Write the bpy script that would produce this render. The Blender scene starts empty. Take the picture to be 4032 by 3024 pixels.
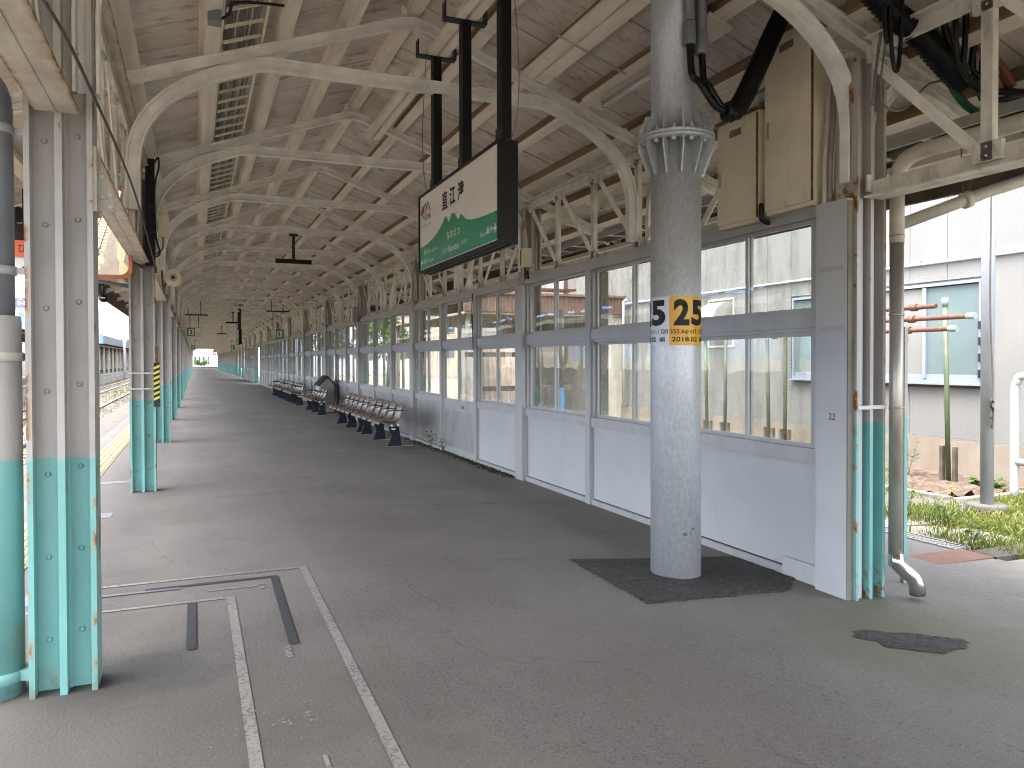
import bpy, bmesh, math, random
from mathutils import Vector, Matrix
R = random.Random(7)
S = bpy.context.scene
COL = S.collection
# ------------------------------------------------------------------ camera
yaw = math.atan(1248 / 3000.0); pitch = math.radians(-0.8); roll = math.radians(0.15)
fw = Vector((math.sin(yaw) * math.cos(pitch), math.cos(yaw) * math.cos(pitch), math.sin(pitch)))
rt = Vector((math.cos(yaw), -math.sin(yaw), 0)); up0 = rt.cross(fw)
rt = rt * math.cos(roll) - up0 * math.sin(roll); up = rt.cross(fw)
cd = bpy.data.cameras.new('camera'); cam = bpy.data.objects.new('camera', cd); COL.objects.link(cam)
cd.sensor_width = 36; cd.lens = 36 * 3000 / 4032; cd.shift_y = -52 / 4032
cd.clip_start = 0.05; cd.clip_end = 6000
mw = Matrix((rt, up, -fw)).transposed().to_4x4(); mw.translation = (0, 0, 1.43); cam.matrix_world = mw
S.camera = cam
# ------------------------------------------------------------------ world, sun, exposure
SUN_EL, SUN_AZ = math.radians(72), math.radians(255)      # azimuth clockwise from +Y
W = bpy.data.worlds.new('World'); S.world = W; W.use_nodes = True
nt = W.node_tree; nt.nodes.clear()
sky = nt.nodes.new('ShaderNodeTexSky'); sky.sky_type = 'NISHITA'; sky.sun_disc = False
sky.sun_elevation = SUN_EL; sky.sun_rotation = SUN_AZ
sky.air_density = 1.0; sky.dust_density = 4.0; sky.ozone_density = 1.0
hs = nt.nodes.new('ShaderNodeHueSaturation'); hs.inputs['Saturation'].default_value = 0.45
bgn = nt.nodes.new('ShaderNodeBackground'); bgn.inputs['Strength'].default_value = 0.15
wo = nt.nodes.new('ShaderNodeOutputWorld')
nt.links.new(sky.outputs[0], hs.inputs['Color']); nt.links.new(hs.outputs[0], bgn.inputs[0]); nt.links.new(bgn.outputs[0], wo.inputs[0])
sl = bpy.data.lights.new('sun', 'SUN'); sl.energy = 0.5; sl.angle = math.radians(30); sl.color = (1.0, 0.95, 0.88)
so = bpy.data.objects.new('sun', sl); COL.objects.link(so)
sd = Vector((math.sin(SUN_AZ) * math.cos(SUN_EL), math.cos(SUN_AZ) * math.cos(SUN_EL), math.sin(SUN_EL)))
so.rotation_euler = sd.to_track_quat('Z', 'Y').to_euler(); so.location = (0, 0, 60)
vs = S.view_settings; vs.view_transform = 'Standard'; vs.look = 'None'; vs.gamma = 1; vs.use_curve_mapping = False
vs.exposure = 3.5
S.render.engine = 'CYCLES'
S.cycles.use_denoising = True; S.cycles.denoising_prefilter = 'NONE'; S.cycles.filter_width = 1.1
S.cycles.max_bounces = 10; S.cycles.diffuse_bounces = 6; S.cycles.glossy_bounces = 4
S.cycles.transparent_max_bounces = 24; S.cycles.transmission_bounces = 6
S.cycles.caustics_reflective = False; S.cycles.caustics_refractive = False
S.cycles.sample_clamp_indirect = 8
# ------------------------------------------------------------------ materials
MATS = {}
def srgb(r, g, b):
    f = lambda c: (c / 255 / 12.92) if c / 255 <= .04045 else ((c / 255 + .055) / 1.055) ** 2.4
    return (f(r), f(g), f(b))
class NB:
    def __init__(s, name):
        s.m = bpy.data.materials.new(name); s.m.use_nodes = True; s.t = s.m.node_tree; s.n = s.t.nodes; s.n.clear()
        s.out = s.n.new('ShaderNodeOutputMaterial'); s.b = s.n.new('ShaderNodeBsdfPrincipled')
        s.t.links.new(s.b.outputs[0], s.out.inputs[0])
        s.geo = s.n.new('ShaderNodeNewGeometry'); s.pos = s.geo.outputs['Position']
    def link(s, a, b): s.t.links.new(a, b)
    def scale(s, vec, sc):
        v = s.n.new('ShaderNodeVectorMath'); v.operation = 'MULTIPLY'; s.link(vec, v.inputs[0]); v.inputs[1].default_value = sc; return v.outputs[0]
    def noise(s, scale, stretch=(1, 1, 1), detail=4, rough=.55, off=0.0):
        n = s.n.new('ShaderNodeTexNoise'); n.inputs['Scale'].default_value = scale; n.inputs['Detail'].default_value = detail; n.inputs['Roughness'].default_value = rough
        v = s.scale(s.pos, stretch)
        if off:
            a = s.n.new('ShaderNodeVectorMath'); a.operation = 'ADD'; s.link(v, a.inputs[0]); a.inputs[1].default_value = (off, off * 1.7, off * .6); v = a.outputs[0]
        s.link(v, n.inputs['Vector']); return n.outputs['Fac']
    def ramp(s, fac, a, b):          # smooth threshold 0..1
        r = s.n.new('ShaderNodeMapRange'); r.interpolation_type = 'SMOOTHSTEP'; r.inputs['From Min'].default_value = a; r.inputs['From Max'].default_value = b
        s.link(fac, r.inputs['Value']); return r.outputs['Result']
    def math(s, op, a, b=None):
        m = s.n.new('ShaderNodeMath'); m.operation = op
        for i, x in enumerate((a, b)):
            if x is None: continue
            if isinstance(x, (int, float)): m.inputs[i].default_value = x
            else: s.link(x, m.inputs[i])
        return m.outputs[0]
    def mix(s, fac, a, b, mode='MIX'):
        m = s.n.new('ShaderNodeMix'); m.data_type = 'RGBA'; m.blend_type = mode
        if isinstance(fac, (int, float)): m.inputs[0].default_value = fac
        else: s.link(fac, m.inputs[0])
        for i, x in ((6, a), (7, b)):
            if isinstance(x, tuple): m.inputs[i].default_value = (*x[:3], 1)
            else: s.link(x, m.inputs[i])
        return m.outputs[2]
    def bump(s, h, dist, strength=1.0):
        b = s.n.new('ShaderNodeBump'); b.inputs['Distance'].default_value = dist; b.inputs['Strength'].default_value = strength
        s.link(h, b.inputs['Height']); s.link(b.outputs[0], s.b.inputs['Normal'])
    def col(s, c):
        if isinstance(c, tuple): s.b.inputs['Base Color'].default_value = (*c, 1)
        else: s.link(c, s.b.inputs['Base Color'])
def M(name, col, rough=.6, metal=0.0, var=.15, scale=5, stretch=(1, 1, 1), dirt=None, dcol=(.12, .09, .06), dstretch=(1, 1, .35), dscale=7,
      rust=None, rcol=(.30, .13, .035), rscale=16, bump=.0, bscale=80, orand=0.0, spec=.5):
    """paint / metal / wood with broad variation, dirt patches and rust specks"""
    b = NB(name)
    n = b.noise(scale, stretch)
    c = b.mix(b.ramp(n, .3, .7), tuple(x * (1 - var) for x in col), tuple(min(1, x * (1 + var * .6)) for x in col))
    if orand:
        oi = b.n.new('ShaderNodeObjectInfo')
        c = b.mix(b.math('MULTIPLY', oi.outputs['Random'], orand), c, tuple(x * .55 for x in col))
    if dirt:
        d = b.ramp(b.noise(dscale, dstretch, 6, .65, 3.1), dirt[0], dirt[1])
        c = b.mix(b.math('MULTIPLY', d, dirt[2]), c, dcol)
    if rust:
        r = b.ramp(b.noise(rscale, (1, 1, .5), 5, .6, 9.7), rust, rust + .05)
        halo = b.ramp(b.noise(rscale, (1, 1, .5), 5, .6, 9.7), rust - .06, rust + .05)
        c = b.mix(b.math('MULTIPLY', halo, .5), c, (.42, .27, .10)); c = b.mix(r, c, rcol)
    b.col(c); b.b.inputs['Roughness'].default_value = rough; b.b.inputs['Metallic'].default_value = metal
    b.b.inputs['Specular IOR Level'].default_value = spec
    if bump: b.bump(b.noise(bscale, (1, 1, 1), 3, .6), bump)
    MATS[name] = b.m; return b.m
# steel, paint
steel = M('old cream steel paint', (.80, .785, .752), .5, dirt=(.55, .85, .14), dscale=14, rust=.745, bump=.002, bscale=40)
steel_dirty = M('grimy girder paint', (.68, .655, .605), .6, dirt=(.45, .75, .6), dcol=(.10, .08, .06), rust=.70, bump=.002, bscale=40)
chord = M('peeling white girder paint', (.60, .56, .49), .55, dirt=(.46, .72, .6), dcol=(.36, .30, .21), rust=.61, rscale=9, bump=.003, bscale=30)
def chordmat():
    b = NB('peeling girder paint with rusted edges'); tc = b.n.new('ShaderNodeTexCoord'); sx = b.n.new('ShaderNodeSeparateXYZ'); b.link(tc.outputs['Object'], sx.inputs[0])
    n = b.noise(6, (1, .5, 1), 6, .65); c = b.mix(b.ramp(n, .35, .65), (.50, .46, .395), (.64, .60, .53))
    c = b.mix(b.math('MULTIPLY', b.ramp(b.noise(9, (1, .6, 1), 6, .7, 4.), .50, .70), .55), c, (.42, .35, .24))
    fl = b.noise(17, (1, .7, 1), 5, .65, 7.); ax = b.math('ABSOLUTE', sx.outputs['X'])
    c = b.mix(b.math('MULTIPLY', b.ramp(b.math('ADD', ax, b.math('MULTIPLY', fl, .05)), .088, .108), .7), c, (.40, .25, .09)); c = b.mix(b.ramp(b.math('ADD', ax, b.math('MULTIPLY', fl, .045)), .102, .110), c, (.20, .09, .03))
    b.col(c); b.b.inputs['Roughness'].default_value = .55; b.bump(b.noise(26, (1, .6, 1), 5, .65), .004); return b.m
chord = chordmat()
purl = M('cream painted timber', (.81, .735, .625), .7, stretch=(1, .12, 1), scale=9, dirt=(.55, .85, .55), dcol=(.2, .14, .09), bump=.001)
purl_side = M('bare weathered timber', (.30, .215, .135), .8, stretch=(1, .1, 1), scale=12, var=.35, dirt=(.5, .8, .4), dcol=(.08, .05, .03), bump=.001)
alum = M('brushed grey aluminium', (.45, .452, .462), .42, .25, var=.08, stretch=(1, 1, .2), dirt=(.62, .9, .3), dcol=(.2, .19, .18))
alum_dark = M('dull aluminium groove', (.20, .205, .22), .5, .2, var=.1)
panel_w = M('pale grey panel', (.475, .492, .515), .38, 0, var=.05, scale=2, dirt=(.56, .85, .3), dcol=(.25, .25, .25))
panel_d = M('dusty aluminium panel', (.40, .40, .40), .4, .3, var=.14, scale=3, stretch=(1, 1, .5), dirt=(.5, .8, .55), dcol=(.13, .13, .13), dscale=2.2)
black = M('black painted steel', (.0035, .0035, .004), .42, var=.2, dirt=(.6, .9, .2), dcol=(.015, .015, .015), spec=.25)
darkgrey = M('dark grey steel', (.024, .026, .028), .5, var=.2, dirt=(.55, .85, .3), dcol=(.06, .055, .05), spec=.3)
brown_dark = M('dark brown steel', (.014, .008, .006), .5, spec=.3)
cream_box = M('yellowed cream enamel', (.78, .715, .555), .45, var=.10, scale=3, dirt=(.52, .8, .35), dcol=(.25, .19, .11), rust=.67, rscale=7)
rustm = M('rust', (.19, .085, .03), .85, var=.5, scale=30, bump=.003)
pvc = M('grey pvc', (.19, .205, .23), .35, var=.06)
pipe_w = M('weathered white pipe', (.50, .47, .41), .5, dirt=(.5, .8, .5), dcol=(.22, .16, .09))
steelpipe = M('stained steel pipe', (.47, .44, .39), .38, .65, var=.25, stretch=(1, 1, .15), dirt=(.45, .75, .6), dcol=(.26, .19, .12))
chrome = M('new stainless elbow', (.62, .62, .62), .16, 1.0, var=.06)
rubber = M('black rubber conduit', (.0045, .0045, .005), .42, var=.3, spec=.3)
white_p = M('white enamel', (.55, .55, .54), .35, var=.05)
tube_m = M('lamp tube glass', (.78, .76, .70), .25, var=.03)
seat_m = M('brown moulded seat', (.215, .168, .146), .34, .1, var=.08, scale=2)
navy = M('navy painted steel', (.006, .012, .026), .55, var=.2)
foot_m = M('pale steel foot bar', (.52, .48, .40), .5, var=.2)
arm_m = M('dull bronze tube', (.10, .085, .075), .4, .4, var=.1)
bin_m = M('bronze grey steel', (.33, .32, .29), .4, .2, var=.08)
gravel_c = (.30, .25, .20)
rail_m = M('rail steel', (.20, .15, .12), .5, .3, var=.3, scale=9)
rail_top = M('polished rail head', (.45, .43, .42), .28, .9, var=.1)
sleeper_m = M('weathered sleeper', (.20, .15, .11), .9, var=.4, scale=5)
conc = M('weathered concrete', (.078, .071, .061), .9, var=.18, scale=2.5, dirt=(.5, .8, .4), dcol=(.18, .15, .1), bump=.004, bscale=50)
conc_l = M('pale concrete slab', (.19, .175, .15), .9, var=.16, scale=3, dirt=(.52, .85, .4), dcol=(.22, .19, .12), bump=.004, bscale=60)
stone_m = M('platform edge stone', (.28, .26, .23), .9, var=.35, scale=3, dirt=(.5, .75, .6), dcol=(.09, .08, .07), bump=.01, bscale=14, orand=.5)
tact = M('yellow tactile tile', (.21, .168, .092), .7, var=.12, scale=4, dirt=(.55, .85, .35), dcol=(.3, .24, .15), orand=.12)
wall_b = M('white rendered wall', (.175, .171, .160), .85, var=.05, scale=1.5, dirt=(.62, .95, .25), dcol=(.4, .34, .26), bump=.004, bscale=45)
plinth_m = M('stained plinth', (.23, .195, .155), .9, var=.15, scale=1.2, dirt=(.42, .72, .6), dcol=(.19, .12, .065), dstretch=(1, 1, .6), dscale=1.6, bump=.003)
bluefr = M('blue grey window frame', (.23, .255, .315), .4, .1, var=.05)
obsc = M('obscured green glass', (.125, .165, .165), .12, 0, var=.12, scale=.7)
obsc2 = M('obscured grey glass', (.20, .20, .185), .14, 0, var=.1, scale=.8)
whitebar = M('pale grey painted bar', (.36, .375, .41), .4, var=.06)
greenp = M('green pole', (.075, .10, .048), .5, var=.25, stretch=(1, 1, .3), dirt=(.5, .8, .4), dcol=(.30, .28, .16))
redpipe = M('rusted red pipe', (.105, .04, .022), .7, var=.3, scale=12)
capm = M('pale green cap', (.22, .29, .265), .4)
red_plate = M('red brown plate', (.17, .09, .06), .75, var=.15, scale=14)
grate_m = M('galvanised grating', (.50, .49, .46), .4, .5, var=.15)
voidm = M('dark void', (.01, .01, .01), .9)
soil = M('bare soil', (.10, .068, .047), .95, var=.5, scale=7, bump=.02, bscale=25)
tarp = M('blue roofing sheet', (.05, .22, .56), .5, var=.15, scale=1)
greyroof = M('dark grey roofing', (.035, .04, .047), .6, var=.15)
brownroof = M('brown roof fascia', (.20, .115, .085), .6, var=.15, stretch=(1, 1, .2), scale=3)
cream_wall = M('beige wall', (.50, .45, .38), .8, var=.1)
pinkboard = M('pinkish corrugated board', (.47, .36, .28), .8, var=.2, stretch=(1, 1, .2))
darkwood = M('dark timber', (.10, .075, .055), .85, var=.4)
tealw = M('teal window', (.12, .24, .23), .2)
shop = M('lavender fascia', (.10, .10, .19), .5)
palewall = M('pale grey block', (.52, .54, .58), .8, var=.08, scale=.2)
glassdark = M('dark glazing', (.07, .085, .10), .1)
car_w = M('white car paint', (.70, .71, .72), .2, var=.02)
signred = M('orange sign', (.72, .13, .05), .5, var=.05)
signblack = M('sign black', (.003, .003, .0035), .5, var=0, spec=.3)
signwhite = M('sign white', (.80, .775, .745), .35, var=.03, scale=2)
signgreen = M('sign green', (.035, .29, .165), .4, var=.05)
letterw = M('white lettering', (.72, .73, .70), .5, var=0)
lettergreen = M('green lettering', (.06, .25, .15), .5, var=0)
logored = M('logo red', (.60, .035, .03), .5, var=0)
lab_y = M('yellow label', (.72, .38, .025), .33, var=.05)
lab_w = M('white label', (.64, .65, .69), .33, var=.03)
orange = M('orange frame', (.55, .17, .06), .5, var=.2)
tape_d = M('dark floor tape', (.034, .035, .039), .85, var=.25, scale=30)
yellow = M('yellow stripe', (.62, .55, .06), .5)
trunk_m = M('tree bark', (.12, .09, .065), .9, var=.4, scale=12)
moss_m = M('green moss', (.035, .052, .012), .95, var=.5, scale=30, bump=.01)
hill_m = M('distant hills', (.16, .23, .30), 1, var=.1, scale=.01)
cable_g = M('green cable', (.015, .09, .05), .5)
cable_r = M('brick red conduit', (.24, .07, .04), .6)
cable_s = M('grey cable', (.17, .16, .14), .6)
wire_m = M('dark wire rope', (.075, .062, .05), .6, var=.4, scale=60)
blueband = M('blue paint', (.07, .30, .62), .5)
greysheet = M('grey corrugated sheet', (.30, .29, .28), .7, var=.2)
def leafmat(name, a, bb):
    b = NB(name); oi = b.noise(3, (1, 1, 1), 2); c = b.mix(b.ramp(oi, .35, .65), a, bb); b.col(c); b.b.inputs['Roughness'].default_value = .6
    b.b.inputs['Transmission Weight'].default_value = 0
    tr = b.n.new('ShaderNodeBsdfTranslucent'); b.link(c, tr.inputs[0]); mx = b.n.new('ShaderNodeMixShader'); mx.inputs[0].default_value = .35
    b.link(b.b.outputs[0], mx.inputs[1]); b.link(tr.outputs[0], mx.inputs[2]); b.link(mx.outputs[0], b.out.inputs[0]); return b.m
leaf = leafmat('leaf green', (.05, .10, .022), (.10, .17, .035))
leaf_d = leafmat('dark leaf', (.03, .065, .02), (.055, .10, .03))
grassm = leafmat('grass blade', (.10, .14, .02), (.175, .19, .04))
flower = M('yellow flower', (.8, .6, .02), .5)
def asphalt():
    b = NB('worn asphalt')
    big = b.noise(.55, (1, 1, 1), 5, .6); mid = b.noise(2.6, (1, .6, 1), 5, .65, 2.2); fine = b.noise(115, (1, 1, 1), 2, .7); agg = b.noise(58, (1, 1, 1), 2, .6, 5.)
    c = b.mix(b.ramp(big, .33, .66), (.128, .113, .098), (.167, .150, .133))
    c = b.mix(b.math('MULTIPLY', b.ramp(mid, .52, .72), .45), c, (.112, .104, .097))
    c = b.mix(b.math('MULTIPLY', b.ramp(mid, .30, .42), .0), c, (.2, .19, .17))
    c = b.mix(b.math('MULTIPLY', b.ramp(fine, .54, .70), .55), c, (.30, .285, .265))
    c = b.mix(b.math('MULTIPLY', b.math('MULTIPLY', b.ramp(agg, .58, .66), b.math('ADD', b.ramp(mid, .35, .65), .25)), .62), c, (.062, .057, .052))
    # hairline cracks
    vo = b.n.new('ShaderNodeTexVoronoi'); vo.feature = 'DISTANCE_TO_EDGE'; vo.inputs['Scale'].default_value = .42
    wv = b.n.new('ShaderNodeVectorMath'); wv.operation = 'ADD'; b.link(b.pos, wv.inputs[0]); cn_ = b.n.new('ShaderNodeTexNoise'); cn_.inputs['Scale'].default_value = 1.7; cn_.inputs['Detail'].default_value = 6; b.link(b.pos, cn_.inputs['Vector']); b.link(cn_.outputs['Color'], wv.inputs[1]); b.link(wv.outputs[0], vo.inputs['Vector'])
    ck = b.math('MULTIPLY', b.ramp(vo.outputs['Distance'], .006, .001), b.ramp(b.noise(.8, (1, 1, 1), 3, .5, 3.9), .50, .58))
    c = b.mix(b.math('MULTIPLY', ck, .38), c, (.05, .045, .041))
    # blackish stains lying across the platform and darker worn patches
    st = b.ramp(b.noise(1.1, (.5, 1.9, 1), 6, .7, 7.7), .60, .72)
    c = b.mix(b.math('MULTIPLY', st, .42), c, (.052, .047, .043))
    # old moss round the sunken patch near the downpipe
    sub = b.n.new('ShaderNodeVectorMath'); sub.operation = 'DISTANCE'; b.link(b.pos, sub.inputs[0]); sub.inputs[1].default_value = (3.85, 3.02, -.15)
    mm = b.math('SUBTRACT', b.math('ADD', b.math('MULTIPLY', b.noise(3.5, (1, 1, 1), 5, .65, 1.3), 1.3), -.05), sub.outputs['Value'])
    c = b.mix(b.math('MULTIPLY', b.ramp(mm, -.45, .25), .55), c, (.085, .088, .036))
    # darker asphalt outside the left columns, colour deepened to hold back bright side light
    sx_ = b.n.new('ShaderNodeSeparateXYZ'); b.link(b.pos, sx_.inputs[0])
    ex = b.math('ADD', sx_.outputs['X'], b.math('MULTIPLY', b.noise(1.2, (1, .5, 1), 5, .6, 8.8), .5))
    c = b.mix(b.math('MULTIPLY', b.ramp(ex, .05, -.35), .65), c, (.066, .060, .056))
    # brown grime trodden in round the first column
    sub3 = b.n.new('ShaderNodeVectorMath'); sub3.operation = 'DISTANCE'; b.link(b.pos, sub3.inputs[0]); sub3.inputs[1].default_value = (-.75, 2.9, 0)
    m3 = b.math('SUBTRACT', b.math('ADD', b.math('MULTIPLY', b.noise(1.9, (1, 1, 1), 5, .65, 6.4), 2.2), .35), sub3.outputs['Value'])
    c = b.mix(b.math('MULTIPLY', b.ramp(m3, -.8, .9), .62), c, (.070, .058, .049))
    # grime round the foot of the first columns
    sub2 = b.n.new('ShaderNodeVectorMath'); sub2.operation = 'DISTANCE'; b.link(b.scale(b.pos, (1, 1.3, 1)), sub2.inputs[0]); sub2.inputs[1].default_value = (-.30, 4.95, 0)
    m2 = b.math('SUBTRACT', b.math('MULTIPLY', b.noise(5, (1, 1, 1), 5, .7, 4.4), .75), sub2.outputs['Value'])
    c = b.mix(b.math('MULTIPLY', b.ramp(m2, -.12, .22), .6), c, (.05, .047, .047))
    b.col(c); b.b.inputs['Roughness'].default_value = .82
    h = b.math('ADD', b.math('MULTIPLY', fine, .5), b.math('MULTIPLY', agg, .8))
    b.bump(h, .004, .7); return b.m
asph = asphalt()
patchm = M('fresh coarse asphalt', (.044, .040, .037), .9, var=.7, scale=38, dirt=(.5,.75,.5), dcol=(.11,.095,.085), dstretch=(1,1,1), dscale=5, bump=.02, bscale=55)
line_m = None
def worn(name, col, thr):
    b = NB(name); n = b.noise(55, (1, 1, 1), 4, .7); n2 = b.noise(3, (1, 1, 1), 3, .6, 2.)
    c = b.mix(b.ramp(b.math('ADD', n, b.math('MULTIPLY', n2, .35)), thr, thr + .12), col, (.125, .115, .105)); b.col(c); b.b.inputs['Roughness'].default_value = .85; return b.m
line_m = worn('worn white line', (.235, .22, .196), .665); line_b = worn('bluish tape', (.15, .157, .17), .82)
def board():
    b = NB('dirty whitewashed boards')
    oi = b.n.new('ShaderNodeObjectInfo')
    g = b.noise(4, (.5, 9, .5), 5, .65); blot = b.noise(1.7, (1, 1, 1), 6, .68, 1.7); stain = b.noise(3.3, (1.1, 2.4, 1.1), 6, .72, 6.1)
    c = b.mix(b.ramp(g, .35, .7), (.62, .56, .507), (.75, .69, .632))
    c = b.mix(b.math('MULTIPLY', oi.outputs['Random'], .28), c, (.50, .43, .375))
    c = b.mix(b.math('MULTIPLY', b.ramp(blot, .48, .68), .65), c, (.42, .355, .305))
    c = b.mix(b.math('MULTIPLY', b.ramp(stain, .54, .66), .72), c, (.25, .205, .17))
    c = b.mix(b.math('MULTIPLY', b.ramp(blot, .46, .30), .35), c, (.78, .70, .61))
    b.col(c); b.b.inputs['Roughness'].default_value = .85; b.bump(g, .003); return b.m
boardm = board()
def galv():
    b = NB('galvanised steel')
    sp = b.noise(48, (1, 1, .6), 4, .65); blot = b.noise(5, (1, 1, .35), 5, .65, 2.4)
    c = b.mix(b.ramp(sp, .35, .65), (.47, .50, .535), (.58, .61, .65))
    c = b.mix(b.math('MULTIPLY', b.ramp(blot, .46, .68), .38), c, (.40, .415, .42))
    b.col(c); b.b.inputs['Metallic'].default_value = .35
    r = b.n.new('ShaderNodeMapRange'); b.link(sp, r.inputs['Value']); r.inputs['To Min'].default_value = .32; r.inputs['To Max'].default_value = .55; b.link(r.outputs[0], b.b.inputs['Roughness'])
    return b.m
galvm = galv()
def colpaint(name='column paint, white over teal', teal_z=1.01):
    b = NB(name)
    tc = b.n.new('ShaderNodeTexCoord'); sx = b.n.new('ShaderNodeSeparateXYZ'); b.link(tc.outputs['Object'], sx.inputs[0])
    z = b.math('ADD', sx.outputs['Z'], b.math('MULTIPLY', b.noise(14, (1, 1, 1), 2), .012))
    n = b.noise(4, (1, 1, .4), 5, .6)
    wht = b.mix(b.ramp(n, .3, .7), (.345, .328, .312), (.43, .41, .395))
    teal = b.mix(b.ramp(n, .3, .7), (.155, .365, .35), (.20, .44, .42))
    c = b.mix(b.ramp(z, teal_z + .003, teal_z + .009), teal, wht)
    rr = b.noise(11, (1, 1, .6), 5, .6, 8.3)
    c = b.mix(b.math('MULTIPLY', b.ramp(rr, .64, .72), .55), c, (.45, .30, .12)); c = b.mix(b.ramp(rr, .69, .73), c, (.27, .11, .03))
    edge = b.math('MULTIPLY', b.ramp(b.math('ABSOLUTE', sx.outputs['X']), .098, .127), b.ramp(b.noise(8, (1, 1, .8), 5, .65, 12.2), .53, .60))
    c = b.mix(b.math('MULTIPLY', edge, .75), c, (.36, .22, .085)); edge2 = b.math('MULTIPLY', b.ramp(b.math('ABSOLUTE', sx.outputs['X']), .112, .127), b.ramp(b.noise(8, (1, 1, .8), 5, .65, 12.2), .58, .62)); c = b.mix(edge2, c, (.20, .085, .025))
    low = b.math('MULTIPLY', b.ramp(z, .16, -.1), b.ramp(b.noise(13, (1, 1, .8), 5, .7, 3.3), .47, .6))
    c = b.mix(low, c, (.20, .095, .035))
    gr = b.math('MULTIPLY', b.ramp(b.noise(6, (1, 1, .3), 6, .7, 5.5), .58, .78), .35); c = b.mix(gr, c, (.17, .15, .12))
    b.col(c); b.b.inputs['Roughness'].default_value = .42; b.bump(b.noise(22, (1, 1, .6), 4, .6), .0025); return b.m
colm = colpaint()
def glass():
    b = NB('window glass'); b.n.remove(b.b)
    tr = b.n.new('ShaderNodeBsdfTransparent'); tr.inputs[0].default_value = (.90, .92, .90, 1)
    gl = b.n.new('ShaderNodeBsdfGlossy'); gl.inputs['Roughness'].default_value = .012; gl.inputs[0].default_value = (.95, .95, .95, 1)
    df = b.n.new('ShaderNodeBsdfDiffuse'); df.inputs[0].default_value = (.5, .48, .44, 1)
    fr = b.n.new('ShaderNodeFresnel'); fr.inputs['IOR'].default_value = 1.75
    mx = b.n.new('ShaderNodeMixShader'); ff = b.math('MULTIPLY', fr.outputs[0], b.math('SUBTRACT', 1.0, b.geo.outputs['Backfacing'])); b.link(ff, mx.inputs[0]); b.link(tr.outputs[0], mx.inputs[1]); b.link(gl.outputs[0], mx.inputs[2])
    m2 = b.n.new('ShaderNodeMixShader'); d = b.math('ADD', b.math('MULTIPLY', b.ramp(b.noise(3, (1, 2.2, .5), 6, .7), .40, .8), .27), .045); b.link(d, m2.inputs[0])
    b.link(mx.outputs[0], m2.inputs[1]); b.link(df.outputs[0], m2.inputs[2]); b.link(m2.outputs[0], b.out.inputs[0])
    n = b.noise(1.3, (1, 1, .5), 2); bp = b.n.new('ShaderNodeBump'); bp.inputs['Distance'].default_value = .0045; b.link(n, bp.inputs['Height']); b.link(bp.outputs[0], gl.inputs['Normal'])
    return b.m
glassm = glass()
def ridged(name, col, axis, pitch_, depth, rough=.6):
    b = NB(name); wv = b.n.new('ShaderNodeTexWave'); wv.bands_direction = axis; wv.inputs['Scale'].default_value = 1 / pitch_ / 3.2; b.link(b.pos, wv.inputs['Vector'])
    b.col(b.mix(b.ramp(b.noise(2, (1, 1, 1), 5), .3, .7), tuple(x * .8 for x in col), col)); b.b.inputs['Roughness'].default_value = rough; b.bump(wv.outputs['Fac'], depth); return b.m
def emis(name, col, s):
    b = NB(name); b.col(col); b.b.inputs['Emission Color'].default_value = (*col, 1); b.b.inputs['Emission Strength'].default_value = s; return b.m
siglamp = emis('red signal lamp', (1, .03, .03), 3)
mirror_m = M('mirror glass', (.86, .80, .70), .02, 1.0, var=0)
def ballast_mat():
    b = NB('ballast'); v = b.n.new('ShaderNodeTexVoronoi'); v.inputs['Scale'].default_value = 16; b.link(b.pos, v.inputs['Vector'])
    big = b.noise(.8, (1, .3, 1), 5)
    c = b.mix(b.ramp(big, .35, .65), (.125, .094, .066), (.165, .132, .10)); c = b.mix(.45, c, v.outputs['Color'], 'OVERLAY')
    c = b.mix(b.math('MULTIPLY', b.ramp(b.noise(1.6, (1, .5, 1), 6, .7, 3.), .54, .66), .75), c, (.10, .14, .035))
    hs_ = b.n.new('ShaderNodeHueSaturation'); hs_.inputs['Saturation'].default_value = .55; b.link(c, hs_.inputs['Color'])
    b.col(hs_.outputs[0]); b.b.inputs['Roughness'].default_value = .95; b.bump(v.outputs['Distance'], .05); return b.m
ballast = ballast_mat()
def ground_mat():
    b = NB('yard earth'); n = b.noise(.7, (1, 1, 1), 6, .65); g = b.noise(9, (1, 1, 1), 5, .7, 2.)
    c = b.mix(b.ramp(n, .40, .6), (.15, .125, .085), (.20, .18, .135)); c = b.mix(b.math('MULTIPLY', b.ramp(g, .48, .62), .55), c, (.095, .11, .035))
    b.col(c); b.b.inputs['Roughness'].default_value = .95; b.bump(g, .02); return b.m
groundm = ground_mat()
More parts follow.
